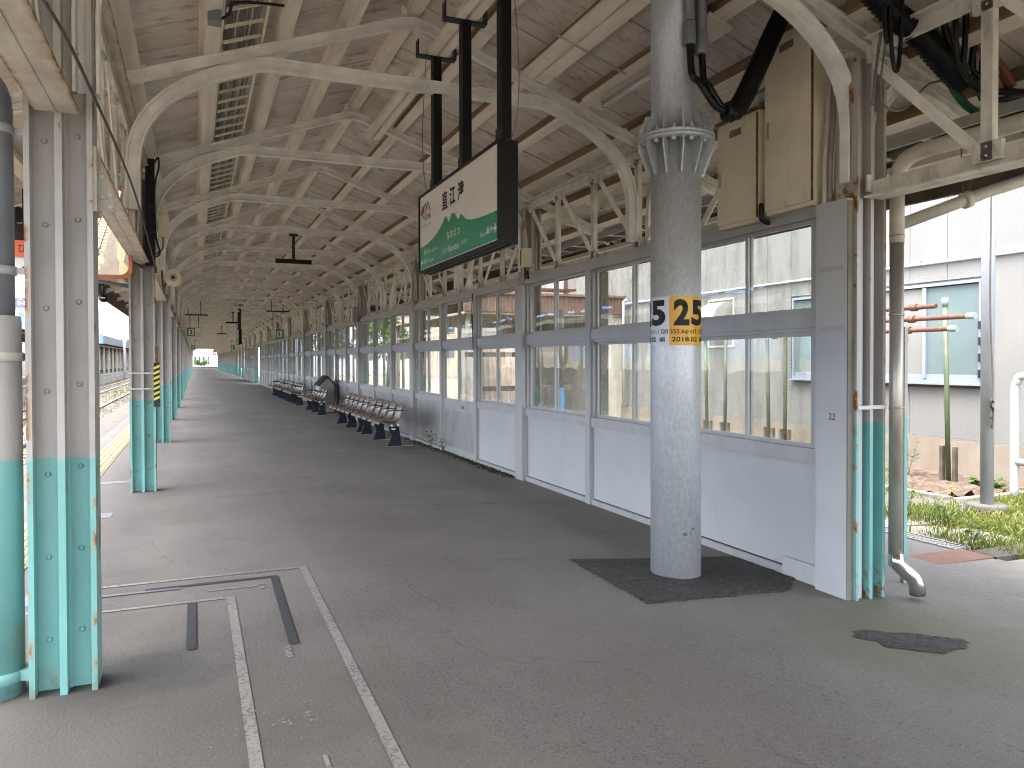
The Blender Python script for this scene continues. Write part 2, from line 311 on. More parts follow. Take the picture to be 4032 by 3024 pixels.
# ------------------------------------------------------------------ mesh builder
LOC = {}
class MB:
    def __init__(s): s.v = []; s.f = []; s.mi = []; s.cur = 0; s.sm = []; s.smooth = False
    def add(s, vs_, fs):
        o = len(s.v); s.v += [tuple(p) for p in vs_]
        for f in fs: s.f.append([i + o for i in f]); s.mi.append(s.cur); s.sm.append(s.smooth)
        return s
    def box(s, x0, x1, y0, y1, z0, z1):
        return s.add([(x0, y0, z0), (x1, y0, z0), (x1, y1, z0), (x0, y1, z0), (x0, y0, z1), (x1, y0, z1), (x1, y1, z1), (x0, y1, z1)],
                     [(0, 3, 2, 1), (4, 5, 6, 7), (0, 1, 5, 4), (1, 2, 6, 5), (2, 3, 7, 6), (3, 0, 4, 7)])
    def obox(s, c, a, b, d):
        c, a, b, d = map(Vector, (c, a, b, d))
        P = [c - a - b - d, c + a - b - d, c + a + b - d, c - a + b - d, c - a - b + d, c + a - b + d, c + a + b + d, c - a + b + d]
        return s.add(P, [(0, 3, 2, 1), (4, 5, 6, 7), (0, 1, 5, 4), (1, 2, 6, 5), (2, 3, 7, 6), (3, 0, 4, 7)])
    def bar(s, p0, p1, w, h, upv=(0, 0, 1)):
        p0, p1 = Vector(p0), Vector(p1); d = (p1 - p0); a = d / 2; dn = d.normalized(); u = Vector(upv); r = dn.cross(u).normalized(); u = r.cross(dn)
        return s.obox((p0 + p1) / 2, r * w / 2, a, u * h / 2)
    def rings(s, rings, closed=True, caps=True):
        n = len(rings[0]); o = len(s.v); vs_ = [p for r in rings for p in r]; fs = []
        for i in range(len(rings) - 1):
            for j in range(n if closed else n - 1):
                k = (j + 1) % n; fs.append((i * n + j, i * n + k, (i + 1) * n + k, (i + 1) * n + j))
        s.add(vs_, fs)
        if caps and closed:
            sm = s.smooth; s.smooth = False
            for f in ([o + j for j in range(n)][::-1], [o + (len(rings) - 1) * n + j for j in range(n)]): s.f.append(f); s.mi.append(s.cur); s.sm.append(False)
            s.smooth = sm
        return s
    def tube(s, pts, r, n=8, caps=True):
        pts = [Vector(p) for p in pts]; rr = r if isinstance(r, (list, tuple)) else [r] * len(pts); rings = []; prev = None
        for i, p in enumerate(pts):
            t = (pts[min(i + 1, len(pts) - 1)] - pts[max(i - 1, 0)]).normalized()
            if prev is None:
                u = t.cross(Vector((0, 0, 1)) if abs(t.z) < .9 else Vector((1, 0, 0))).normalized()
            else:
                u = (prev - t * prev.dot(t)).normalized()
            prev = u; w = t.cross(u)
            rings.append([p + (u * math.cos(a) + w * math.sin(a)) * rr[i] for a in (2 * math.pi * k / n for k in range(n))])
        sm = s.smooth; s.smooth = True; s.rings(rings, True, caps); s.smooth = sm; return s
    def cyl(s, p0, p1, r, n=12, r2=None): return s.tube([p0, p1], [r, r if r2 is None else r2], n)
    def lathe(s, prof, c=(0, 0, 0), n=24):
        c = Vector(c); sm = s.smooth; s.smooth = True
        s.rings([[c + Vector((r * math.cos(2 * math.pi * k / n), r * math.sin(2 * math.pi * k / n), z)) for k in range(n)] for r, z in prof]); s.smooth = sm; return s
    def sphere(s, c, r, n=10, sc=(1, 1, 1)):
        c = Vector(c); m = n // 2 + 1; sm = s.smooth; s.smooth = True
        s.rings([[c + Vector((sc[0] * r * math.sin(a) * math.cos(2 * math.pi * k / n), sc[1] * r * math.sin(a) * math.sin(2 * math.pi * k / n), -sc[2] * r * math.cos(a))) for k in range(n)] for a in (max(.03, min(math.pi - .03, math.pi * i / m)) for i in range(m + 1))]); s.smooth = sm; return s
    def prism(s, poly, a0, a1, axis='z'):
        f = {'z': lambda p, a: (p[0], p[1], a), 'x': lambda p, a: (a, p[0], p[1]), 'y': lambda p, a: (p[0], a, p[1])}[axis]
        return s.rings([[f(p, a0) for p in poly], [f(p, a1) for p in poly]])
    def build(s, name, mat, parent=None, loc=None):
        L = Vector(loc) if loc is not None else (LOC[parent.name] if parent is not None else Vector((0, 0, 0)))
        me = bpy.data.meshes.new(name); me.from_pydata([(p[0] - L.x, p[1] - L.y, p[2] - L.z) for p in s.v], [], s.f)
        for m in (mat if isinstance(mat, (list, tuple)) else [mat]): me.materials.append(m)
        me.polygons.foreach_set('material_index', s.mi); me.polygons.foreach_set('use_smooth', s.sm); me.update()
        bm = bmesh.new(); bm.from_mesh(me); bmesh.ops.recalc_face_normals(bm, faces=bm.faces); bm.to_mesh(me); bm.free()
        o = bpy.data.objects.new(name, me); COL.objects.link(o)
        if parent is not None: o.parent = parent; o.location = L - LOC[parent.name]
        else: o.location = L
        LOC[o.name] = L; return o
def tag(o, label=None, cat=None, group=None, kind=None):
    if label: o['label'] = label
    if cat: o['category'] = cat
    if group: o['group'] = group
    if kind: o['kind'] = kind
    return o
def empty(name, loc, label, cat, group=None):
    o = bpy.data.objects.new(name, None); COL.objects.link(o); o.location = loc; o.empty_display_size = .1; LOC[o.name] = Vector(loc); return tag(o, label, cat, group)
def copy_tree(o, parent=None, loc=None):
    c = o.copy(); COL.objects.link(c); LOC[c.name] = LOC[o.name]
    if parent is not None: c.parent = parent
    if loc is not None: c.location = loc; LOC[c.name] = Vector(loc)
    for ch in list(o.children): copy_tree(ch, c)
    return c
def inst(o, name, parent, dloc):
    """one more copy of a part beside itself"""
    c = o.copy(); COL.objects.link(c); c.parent = parent; c.location = o.location + Vector(dloc); LOC[c.name] = LOC[o.name] + Vector(dloc); return c
def text_mb(txt, size, bold=0.0, res=3):
    c = bpy.data.curves.new('lettering', 'FONT'); c.body = txt; c.size = size; c.resolution_u = res; c.offset = bold * size
    o = bpy.data.objects.new('lettering', c); COL.objects.link(o); dg = bpy.context.evaluated_depsgraph_get()
    me = bpy.data.meshes.new_from_object(o.evaluated_get(dg)); bpy.data.objects.remove(o); bpy.data.curves.remove(c); return me
def text(txt, name, mat, parent, pos, width=None, height=None, xdir=(1, 0, 0), ydir=(0, 0, 1), bold=0., align='l', sub=0, fn=None):
    """flat lettering as a mesh: pos = lower left corner; stretched to width x height"""
    me = text_mb(txt, 1, bold); xs = [v.co.x for v in me.vertices]; ys = [v.co.y for v in me.vertices]
    x0, x1, y0, y1 = min(xs), max(xs), min(ys), max(ys); sx = width / (x1 - x0) if width else None; sy = height / (y1 - y0) if height else sx; sx = sx or sy
    X, Y, P = Vector(xdir), Vector(ydir), Vector(pos); L = LOC[parent.name]
    if fn:
        bm = bmesh.new(); bm.from_mesh(me); bmesh.ops.triangulate(bm, faces=bm.faces)
        for k in range(40):
            es = [e for e in bm.edges if abs(e.verts[0].co.x - e.verts[1].co.x) * sx > .03]
            if not es: break
            bmesh.ops.subdivide_edges(bm, edges=es, cuts=1); bmesh.ops.triangulate(bm, faces=bm.faces)
        bm.to_mesh(me); bm.free()
    for v in me.vertices:
        a, b = (v.co.x - x0) * sx, (v.co.y - y0) * sy
        v.co = (Vector(fn(a, b)) if fn else P + X * a + Y * b) - L
    me.materials.clear(); me.materials.append(mat); me.update()
    o = bpy.data.objects.new(name, me); COL.objects.link(o); o.parent = parent; LOC[o.name] = L; return o
def bez(p0, p1, p2, p3, n):
    return [tuple((1 - t) ** 3 * a + 3 * (1 - t) ** 2 * t * b + 3 * (1 - t) * t * t * c + t ** 3 * d for a, b, c, d in zip(p0, p1, p2, p3)) for t in (i / n for i in range(n + 1))]
def smooth_path(pts, n=6):
    P = [Vector(p) for p in pts]; out = []
    for i in range(len(P) - 1):
        a, b, c, d = P[max(i - 1, 0)], P[i], P[i + 1], P[min(i + 2, len(P) - 1)]
        for k in range(n):
            t = k / n; out.append(.5 * ((2 * b) + (c - a) * t + (2 * a - 5 * b + 4 * c - d) * t * t + (3 * b - a - 3 * c + d) * t ** 3))
    out.append(P[-1]); return out
XC = 1.80                                    # centre line of the canopy
Y0, HB = 3.83, 2.735                         # first column line and half bay
CL, CR = -.53, 4.13                          # column rows
def fz(x): return 0 if x < .8 else (-.05 * (x - .8) if x < 4 else -.16 - .02 * (x - 4))

# ================================================================== GROUND, PLATFORM, TRACKS
b = MB(); xs = [-1.62, -.6, .8, 1.6, 2.4, 3.2, 4.0, 4.5, 6.0]; ys = [-14, -4, 0, 2, 3, 4, 5, 6, 8, 10, 15, 20, 30, 45, 60, 80, 110, 140, 168]
b.add([(x, y, fz(x)) for y in ys for x in xs], [(j * len(xs) + i, j * len(xs) + i + 1, (j + 1) * len(xs) + i + 1, (j + 1) * len(xs) + i) for j in range(len(ys) - 1) for i in range(len(xs) - 1)])
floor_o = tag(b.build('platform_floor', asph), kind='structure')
def strip(pts, dz=.004):
    return [(x, y, fz(x) + dz) for x, y in pts]
def mark(name, pts, mat, dz=.004):
    m = MB(); m.add(strip(pts, dz), [list(range(len(pts)))]); return m.build(name, mat, floor_o)
def rect(x0, x1, y0, y1): return [(x0, y0), (x1, y0), (x1, y1), (x0, y1)]
mark('painted_line', [(.630, 2.0), (.678, 2.0), (.703, 5.43), (.655, 5.43)], line_m)
mark('painted_line', rect(-.62, .655, 5.392, 5.43), line_m)
mark('painted_line', rect(.166, .213, 2.0, 4.90), line_m)
mark('painted_line', rect(-.60, .166, 4.866, 4.90), line_m)
mark('painted_line', rect(.06, .40, 5.06, 5.085), line_m)
mark('painted_line', rect(.415, .432, 2.2, 2.79), line_m)
mark('painted_line', rect(.36, .40, 5.0, 5.08), line_m)
mark('painted_line', rect(.395, .43, 3.78, 3.94), line_m)
mark('floor_tape', [(.425, 3.95), (.475, 3.95), (.495, 5.26), (.447, 5.26)], tape_d, .006)
mark('floor_tape', rect(-.30, .447, 5.225, 5.26), tape_d, .006)
mark('floor_tape', rect(-.052, -.004, 4.07, 4.86), tape_d, .006)
mark('floor_tape', rect(-.62, -.1, 5.18, 5.215), line_b, .006)
mark('floor_tape', rect(-.9, -.722, 7.80, 8.06), line_b)
mark('floor_tape', rect(-1.06, -.722, 9.98, 10.14), line_b)
mark('floor_tape', rect(-.96, -.86, 5.16, 5.42), line_b)
mark('floor_tape', rect(-.96, -.86, 4.98, 5.05), line_b)
mark('painted_line', rect(-.3, 3.9, 64.0, 65.0), line_m)
mark('painted_line', rect(1.50, 1.72, 18.2, 18.32), line_b)
b = MB(); pp = [(2.62, 5.16), (2.59, 4.03), (3.72, 4.04), (3.99, 4.30), (3.99, 4.95), (3.32, 5.03)]
qq = []
for (xa, ya), (xb, yb) in zip(pp, pp[1:] + pp[:1]):
    nn = max(2, int(math.hypot(xb - xa, yb - ya) / .03))
    for i in range(nn): qq.append((xa + (xb - xa) * i / nn + R.gauss(0, .006), ya + (yb - ya) * i / nn + R.gauss(0, .006)))
pp = qq; b.rings([[(x, y, fz(x) + .001) for x, y in pp], [(x, y, fz(x) + .010) for x, y in pp]]); b.build('asphalt_patch', patchm, floor_o)
b = MB(); rg = []
for r, z in ((.17, .016), (.24, .013), (.33, .007), (.46, .001)):
    rg.append([(3.177 + r * (1 + .04 * math.sin(3 * a + r * 9)) * math.cos(a), 4.586 + r * (1 + .04 * math.sin(3 * a + r * 9)) * math.sin(a), fz(3.177 + r * math.cos(a)) + .0065 + z * (1 + .1 * math.sin(5 * a + 1))) for a in (2 * math.pi * i / 36 for i in range(36))])
b.smooth = True; b.rings(rg, True, False); b.build('asphalt_mound', patchm, floor_o)
b = MB(); hole = []
for k in range(60):
    a = 2 * math.pi * k / 60; r = 1 + .13 * math.sin(3 * a + 1) + .08 * math.sin(7 * a) + R.gauss(0, .025)
    x, y = 3.66 + .27 * r * math.cos(a) + .02, 3.045 + .17 * r * math.sin(a) - .10 * r * math.cos(a); hole.append((x, y, fz(x) + .004))
b.add(hole, [list(range(60))]); b.build('asphalt_patch', patchm, floor_o)
mark('asphalt_seam', [(1.1, 12.28), (3.9, 12.36), (3.9, 12.385), (1.1, 12.30)], tape_d)
mark('asphalt_seam', [(1.6, 7.62), (3.95, 7.55), (3.95, 7.565), (1.6, 7.634)], tape_d)
# moss and dust along the wall foot
b = MB()
for k in range(700):
    y = R.uniform(9.45, 15.2); x = 4.02 - abs(R.gauss(0, .10 if y > 9.4 else .02)); s = R.uniform(.008, .025) * (1.2 if 9.5 < y < 11.6 else .6); z = fz(x)
    b.add([(x - s, y - s, z + .002), (x + s, y - s * .6, z + .002), (x + s * .4, y + s, z + .003), (x, y, z + R.uniform(.006, .03))], [(0, 1, 3), (1, 2, 3), (2, 0, 3)])
tag(b.build('moss', moss_m), 'green moss along the foot of the glazed wall', 'moss', kind='stuff')
b = MB()
for k in range(420):
    if k < 45: x, y, s = R.gauss(.30, .12), R.gauss(3.12, .07), R.uniform(.0015, .0075)
    elif k < 70: x, y, s = R.gauss(-.12, .2), R.gauss(4.1, .15), R.uniform(.0012, .004)
    else: x, y, s = R.uniform(-.5, 4.0), 2.2 + 7 * R.random() ** 1.6, R.uniform(.0010, .0034)
    a = R.uniform(0, 6.28); z = fz(x) + .001; l = s * R.uniform(.8, 2.4); c_, s_ = math.cos(a), math.sin(a)
    P = [(x + c_ * l * u - s_ * s * v, y + s_ * l * u + c_ * s * v, z) for u, v in ((-1, -1), (1, -.7), (.8, 1), (-.7, .8))]
    b.add(P + [(x, y, z + s * .6)], [(0, 1, 4), (1, 2, 4), (2, 3, 4), (3, 0, 4)])
tag(b.build('floor_litter', conc_l), 'small pale chips and grit scattered on the asphalt', 'litter', kind='stuff')
# platform edge: coping slabs, edge wall, tactile tiles
edge = tag(MB().box(-2.13, -1.625, -14, 168, -1.0, -.085).build('platform_edge_wall', stone_m), kind='structure')
sl0 = MB().box(-2.17, -1.623, 0, .595, -.08, .0).build('coping_slab', conc, edge)
first = True
for k in range(-20, 150):
    if first: sl0.location = Vector((0, k * .6, 0)); first = False; continue
    inst(sl0, 'coping_slab', edge, (0, (k + 20) * .6, 0))
MB().box(-2.17, -1.623, 90, 168, -.08, 0).build('coping_slab', conc, edge)
b = MB(); b.box(-1.385, -1.087, 0, .296, .001, .008)
for i in range(4): b.box(-1.365 + i * .072, -1.328 + i * .072, .012, .284, .008, .013)
tt = b.build('tactile_tile', tact, floor_o)
b = MB(); b.box(-1.385, -1.087, 0, .296, .001, .008)
for i in range(6):
    for j in range(6): b.cyl((-1.36 + i * .05, .023 + j * .05, .008), (-1.36 + i * .05, .023 + j * .05, .013), .015, 6, .011)
td = b.build('tactile_tile', tact, floor_o)
tt.location.y = 6.9; td.location.y = 3.0
for k in range(1, 13): inst(td, 'tactile_tile', floor_o, (0, .3 * k, 0))
for k in range(1, 180): inst(tt, 'tactile_tile', floor_o, (0, .3 * k, 0))
MB().box(-1.385, -1.087, 60.9, 168, .001, .012).build('tactile_strip', tact, floor_o)
MB().box(-1.385, -1.087, -14, 2.995, .001, .012).build('tactile_strip', tact, floor_o)
tag(MB().box(-8.85, -2.13, -60, 700, -1.4, -1.0).build('track_bed', ballast), kind='structure')
b = MB()      # loose ballast stones, real relief near the visible gaps
for k in range(26000):
    x = R.uniform(-8.7, -2.3); y = 8 + 75 * R.random() ** 1.3; s = R.uniform(.022, .05) * (1 + y / 60); z = -.96
    tr = min(abs(x + 3.7), abs(x + 6.67)); z = -.875 if tr < 1.0 else -.875 - (tr - 1.0) * .35
    a = R.uniform(0, 6.28); P = [(x + s * math.cos(a + q) * R.uniform(.7, 1.1), y + s * math.sin(a + q) * R.uniform(.7, 1.1), z) for q in (0, 2.1, 4.2)] + [(x, y, z + s * R.uniform(.5, 1.1))]
    b.add(P, [(0, 1, 3), (1, 2, 3), (2, 0, 3)])
for xc in (-3.7, -6.67): b.add([(xc - 1.05, -60, -.89), (xc + 1.05, -60, -.89), (xc + 1.05, 500, -.89), (xc - 1.05, 500, -.89), (xc - 1.7, -60, -1.0), (xc + 1.55, -60, -1.0), (xc + 1.55, 500, -1.0), (xc - 1.7, 500, -1.0)], [(0, 1, 2, 3), (0, 3, 7, 4), (1, 2, 6, 5)])
tag(b.build('ballast', ballast), 'brown track ballast between the two platforms', 'ballast', kind='stuff')
b = MB()
for k in range(3600):
    x = R.choice((-5.2, -5.0, -8.4, -2.5, -6.0)) + R.gauss(0, .22); y = 9 + 110 * R.random() ** 1.4; z = -.98 if abs(x + 3.7) > 1.2 and abs(x + 6.67) > 1.2 else -.88; h = R.uniform(.06, .22); a = R.uniform(0, 6.28); w = .012 + y * .0004
    b.add([(x - w * math.cos(a), y - w * math.sin(a), z), (x + w * math.cos(a), y + w * math.sin(a), z), (x + R.gauss(0, .05), y + R.gauss(0, .05), z + h)], [(0, 1, 2)])
tag(b.build('track_weeds', grassm), 'thin weeds growing between the tracks', 'weeds', kind='stuff')
for xc, lab in ((-3.7, 'railway track beside the yellow tactile strip'), (-6.67, 'second railway track, beside the far platform')):
    t = empty('railway_track', (xc, 0, -.9), lab, 'track', 'railway tracks between the platforms')
    for s in (-1, 1):
        m = MB(); x = xc + s * .5335
        m.box(x - .055, x + .055, -60, 600, -.89, -.878); m.box(x - .008, x + .008, -60, 600, -.878, -.79); m.cur = 1; m.box(x - .032, x + .032, -60, 600, -.79, -.75)
        m.build('rail', [rail_m, rail_top], t)
    s0 = MB().box(xc - 1.0, xc + 1.0, -.11, .11, -1.0, -.868).build('sleeper', sleeper_m, t); s0.location.y = -20
    for k in range(1, 150): inst(s0, 'sleeper', t, (0, .68 * k, 0))
    m = MB()
    for k in range(150, 600): m.box(xc - 1.0, xc + 1.0, -20 + .68 * k - .11, -20 + .68 * k + .11, -1.0, -.868)
    tag(m.build('sleeper_run', sleeper_m, t), kind='stuff')
# ================================================================== CANOPY ROOF
def zr(x): return 4.42 - .36 * abs(x - XC)
can = empty('platform_canopy', (XC, 0, 4.5), 'long gabled canopy roof of whitewashed boards on cream purlins over the platform', 'canopy roof')
SL = math.atan(.36); ca, sa = math.cos(SL), math.sin(SL)
offs = [0, .57, 1.12, 1.68, 2.24, 2.80, 3.36]
pl = []
for s in (-1, 1):
    for i, of in enumerate(offs):
        if i == 0 and s == 1: continue
        x = XC + s * of; zc = zr(x) + .045 + .06; th = -s * SL if i else 0
        ax = Vector((math.cos(th), 0, math.sin(th))) ; az = Vector((-math.sin(th), 0, math.cos(th)))
        m = MB(); cx, cz = x, zc; w, h, l = .058, .060, HB - .002
        P = lambda sx, sy, sz: Vector((cx, 0, cz)) + ax * w * sx + az * h * sz + Vector((0, l * sy, 0))
        V = [P(sx, sy, sz) for sy in (-1, 1) for sx, sz in ((-1, -1), (1, -1), (1, 1), (-1, 1))]
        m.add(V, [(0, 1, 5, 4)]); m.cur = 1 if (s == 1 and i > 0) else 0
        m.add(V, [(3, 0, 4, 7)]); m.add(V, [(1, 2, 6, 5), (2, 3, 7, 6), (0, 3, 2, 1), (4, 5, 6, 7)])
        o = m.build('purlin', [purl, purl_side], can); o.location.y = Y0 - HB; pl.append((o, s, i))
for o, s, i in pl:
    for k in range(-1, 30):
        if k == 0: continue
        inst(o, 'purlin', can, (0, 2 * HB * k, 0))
bw = .4545; roofbits = []
for s in (-1, 1):
    L = 3.93; x0, z0 = XC + s * .004, zr(XC) + .045 + .121
    def pt(d, y, t): return (x0 + s * (d * ca) + s * t * sa, y, z0 - d * sa + t * ca)
    m = MB(); V = [pt(d, y, t) for y in (.006, bw - .006) for d, t in ((0, 0), (L, 0), (L, .018), (0, .018))]
    m.add(V, [(0, 1, 5, 4), (1, 2, 6, 5), (2, 3, 7, 6), (3, 0, 4, 7), (0, 3, 2, 1), (4, 5, 6, 7)])
    o = m.build('roof_board', boardm, can); o.location.y = Y0 - 19 * bw
    for k in range(1, 149): c = inst(o, 'roof_board', can, (0, k * bw, R.uniform(0, .012)))
    ye = Y0 + 130 * bw
    m = MB(); yy = ye
    while yy < 168: m.add([pt(d, y, 0) for y in (yy + .003, yy + bw - .003) for d in (0, L)], [(0, 1, 3, 2)]); yy += bw
    tag(m.build('roof_boards_beyond', boardm, can), kind='stuff')
    m = MB(); m.add([pt(d, y, t) for y in (-5, 168) for d, t in ((-.05, .03), (L + .06, .03), (L + .06, .07), (-.05, .07))], [(0, 1, 5, 4), (1, 2, 6, 5), (2, 3, 7, 6), (3, 0, 4, 7)])
    m.build('roof_covering', greyroof, can)
    xe = x0 + s * (L + .02) * ca; ze = z0 - L * sa
    MB().box(min(xe, xe + s * .04), max(xe, xe + s * .04), -5, 168, ze - (.40 if s < 0 else .30), ze + .05).build('eave_fascia', darkwood, can)
# gutter on the right eave
m = MB(); xg = XC + (3.98) * ca + .06; m.tube([(xg, -5, 2.99), (xg, 168, 2.99)], .06, 8); m.build('gutter', pipe_w, can)
MB().box(5.50, 5.54, -5, 168, 2.72, 2.86).build('eave_beam', darkwood, can); MB().box(5.42, 5.49, -5, 168, 2.99, 3.04).build('eave_rail', purl, can)
# ------------------------------------------------------------------ arched frames made of bent rails
def isec(path, h, w, tf, tw, y=0):
    """I section swept along a path of (x, z); web in the plane of the frame"""
    prof = [(-w / 2, -h / 2), (w / 2, -h / 2), (w / 2, -h / 2 + tf), (tw / 2, -h / 2 + tf * 1.7), (tw / 2, h / 2 - tf * 1.7), (w / 2, h / 2 - tf), (w / 2, h / 2), (-w / 2, h / 2), (-w / 2, h / 2 - tf), (-tw / 2, h / 2 - tf * 1.7), (-tw / 2, -h / 2 + tf * 1.7), (-w / 2, -h / 2 + tf)]
    rings = []
    for i, p in enumerate(path):
        a, c = path[max(i - 1, 0)], path[min(i + 1, len(path) - 1)]
        t = Vector((c[0] - a[0], c[1] - a[1])).normalized(); n = Vector((-t.y, t.x))
        rings.append([(p[0] + n.x * q[1], y + q[0], p[1] + n.y * q[1]) for q in prof])
    return rings
def mir(path): return [(2 * XC - x, z) for x, z in reversed(path)]
half = [(-.43, 2.60), (-.43, 2.95)] + bez((-.43, 2.95), (-.43, 3.47), (.06, 3.70), (.50, 3.845), 12)[1:] + [(.60, 3.858)]
rib_path = half + mir(half)
raf_l = [(-2.0, zr(-2.0)), (XC - .25, zr(XC - .25))] + bez((XC - .25, zr(XC - .25)), (XC - .10, zr(XC - .1)), (XC - .08, zr(XC - .07) - .008), (XC, 4.395), 5)[1:]
raf_path = raf_l + mir(raf_l)[1:]
fr = empty('arched_frame', (XC, Y0, 0), 'nearest arched frame, crossing above the rusty cream cabinets at the right edge', 'roof frame', 'arched frames carrying the canopy roof')
m = MB(); m.rings(isec(rib_path, .105, .075, .013, .03, Y0)); m.build('arch_rib', steel, fr)
m = MB(); m.rings(isec(raf_path, .088, .07, .012, .028, Y0)); m.build('rafter', steel, fr)
m = MB(); m.box(1.78, 2.12, Y0 - .026, Y0 - .016, 3.82, 3.90)
m.cur = 0
for i in range(6):
    x = 1.81 + i * .056
    m.sphere((x, Y0 - .026, 3.86), .011, 6)
tag(m.build('splice_plate', steel, fr))
for s in (-1, 1):      # outer knee bracket under each overhang
    xo = lambda x: XC + s * (x - XC)
    pth = [(4.245, 2.60), (4.245, 2.9)] + bez((4.245, 2.9), (4.245, 3.32), (4.62, 3.42), (4.98, 3.22), 10)[1:] + [(5.35, 3.07)]
    pth = [(xo(x), z) for x, z in pth]
    m = MB(); m.rings(isec(pth, .085, .06, .012, .026, Y0)); m.build('eave_bracket', steel, fr)
    m = MB()
    for q in range(len(offs)):
        if q == 0 and s == -1: continue
        x = XC + s * offs[q]; z = zr(x) + .05
        m.obox((x + s * -.085, Y0, z + .02), (.022 * ca, 0, -s * .022 * sa), (0, .02, 0), (0, 0, .03))
    tag(m.build('purlin_cleat', steel, fr), kind='stuff')
labs = {1: 'second arched frame, its tie running behind the two hangers of the station sign', 2: 'third arched frame, its right leg hidden by the station sign', 3: 'fourth arched frame, last one before the dark hanging light bar', 4: 'fifth arched frame, from which the nearest dark light bar hangs', 5: 'sixth arched frame, just behind the nearest dark hanging light bar'}
ORD = ['first', 'second', 'third', 'fourth', 'fifth', 'sixth', 'seventh', 'eighth', 'ninth', 'tenth', 'eleventh', 'twelfth', 'thirteenth', 'fourteenth']
for k in range(6, 13): labs[k] = ORD[k] + ' arched frame from the camera, beyond the nearest dark light bar'
for k in range(-1, 59):
    if k == 0: continue
    c = copy_tree(fr, None, (XC, Y0 + HB * k, 0)); c['label'] = labs.get(k, 'arched frame of bent rail further along the canopy vault')
    if k == -1: c['label'] = 'arched frame overhead behind the cabinets, mostly out of view'
# ------------------------------------------------------------------ columns
sec = [(-.128, -.09), (-.106, -.09), (-.106, -.010), (-.026, -.010), (-.026, -.016), (-.014, -.022), (-.014, -.094), (.014, -.094), (.014, -.022), (.026, -.016), (.026, -.010), (.106, -.010), (.106, -.09), (.128, -.09)]
sec = sec + [(x, -y) for x, y in reversed(sec)]
def column(x, y, lab, z0):
    t = empty('platform_column', (x, y, 0), lab, 'column', 'riveted columns of the left row' if x < 0 else 'riveted columns of the right row')
    m = MB(); m.prism([(x + p, y + q) for p, q in sec], z0, 3.42); m.build('shaft', colm, t)
    m = MB()
    for k in range(9):
        z = .22 + k * .36
        for dx in (-.062, .062): m.sphere((x + dx, y - .012, z + .03 * (dx > 0)), .013, 6)
    tag(m.build('rivets', colm, t), kind='stuff')
    return t
cl0 = column(CL, Y0, 'nearest column at the left edge, white above turquoise, beside the grey downpipe', -.03)
lab_l = {1: 'second column of the left row, with the yellow and black striped bar strapped to it', 2: 'third column of the left row, just behind the striped bar', 3: 'fourth column of the left row from the camera', 4: 'fifth column of the left row from the camera'}
for k in range(4, 10): lab_l[k] = ORD[k] + ' column of the left row, counted from the camera'
for k in list(range(1, 29)):
    c = copy_tree(cl0, None, (CL, Y0 + 2 * HB * k, 0)); c['label'] = lab_l.get(k, 'white and turquoise column far along the left row')
cr0 = column(CR, Y0, 'nearest right column, turquoise foot with rust, at the open end of the glazed wall', -.20)
lab_r = {1: 'right column behind the aluminium post left of the cream junction box', 2: 'right column behind the second aluminium post, at the end of the first seats'}
for k in list(range(1, 29)):
    c = copy_tree(cr0, None, (CR, Y0 + 2 * HB * k, 0)); c['label'] = lab_r.get(k, 'right row column standing among the glazed bays' if k < 12 else 'rusty white and turquoise column standing free at the far right')
sp0 = MB().box(3.985, 4.05, Y0 + 2 * HB + .135, Y0 + 2 * HB + .172, -.2, 2.42)
RC = sorted([o for o in COL.objects if o.name.startswith('platform_column') and o.location.x > 0 and o.location.y > 5], key=lambda o: o.location.y)
o0 = sp0.build('edge_plate', colm, None); o0.parent = RC[0]; o0.location = Vector((0, 0, 0)) - Vector((CR, Y0 + 2 * HB, 0)); LOC[o0.name] = Vector((0, 0, 0))
for c in RC[1:11]: e = o0.copy(); COL.objects.link(e); e.parent = c
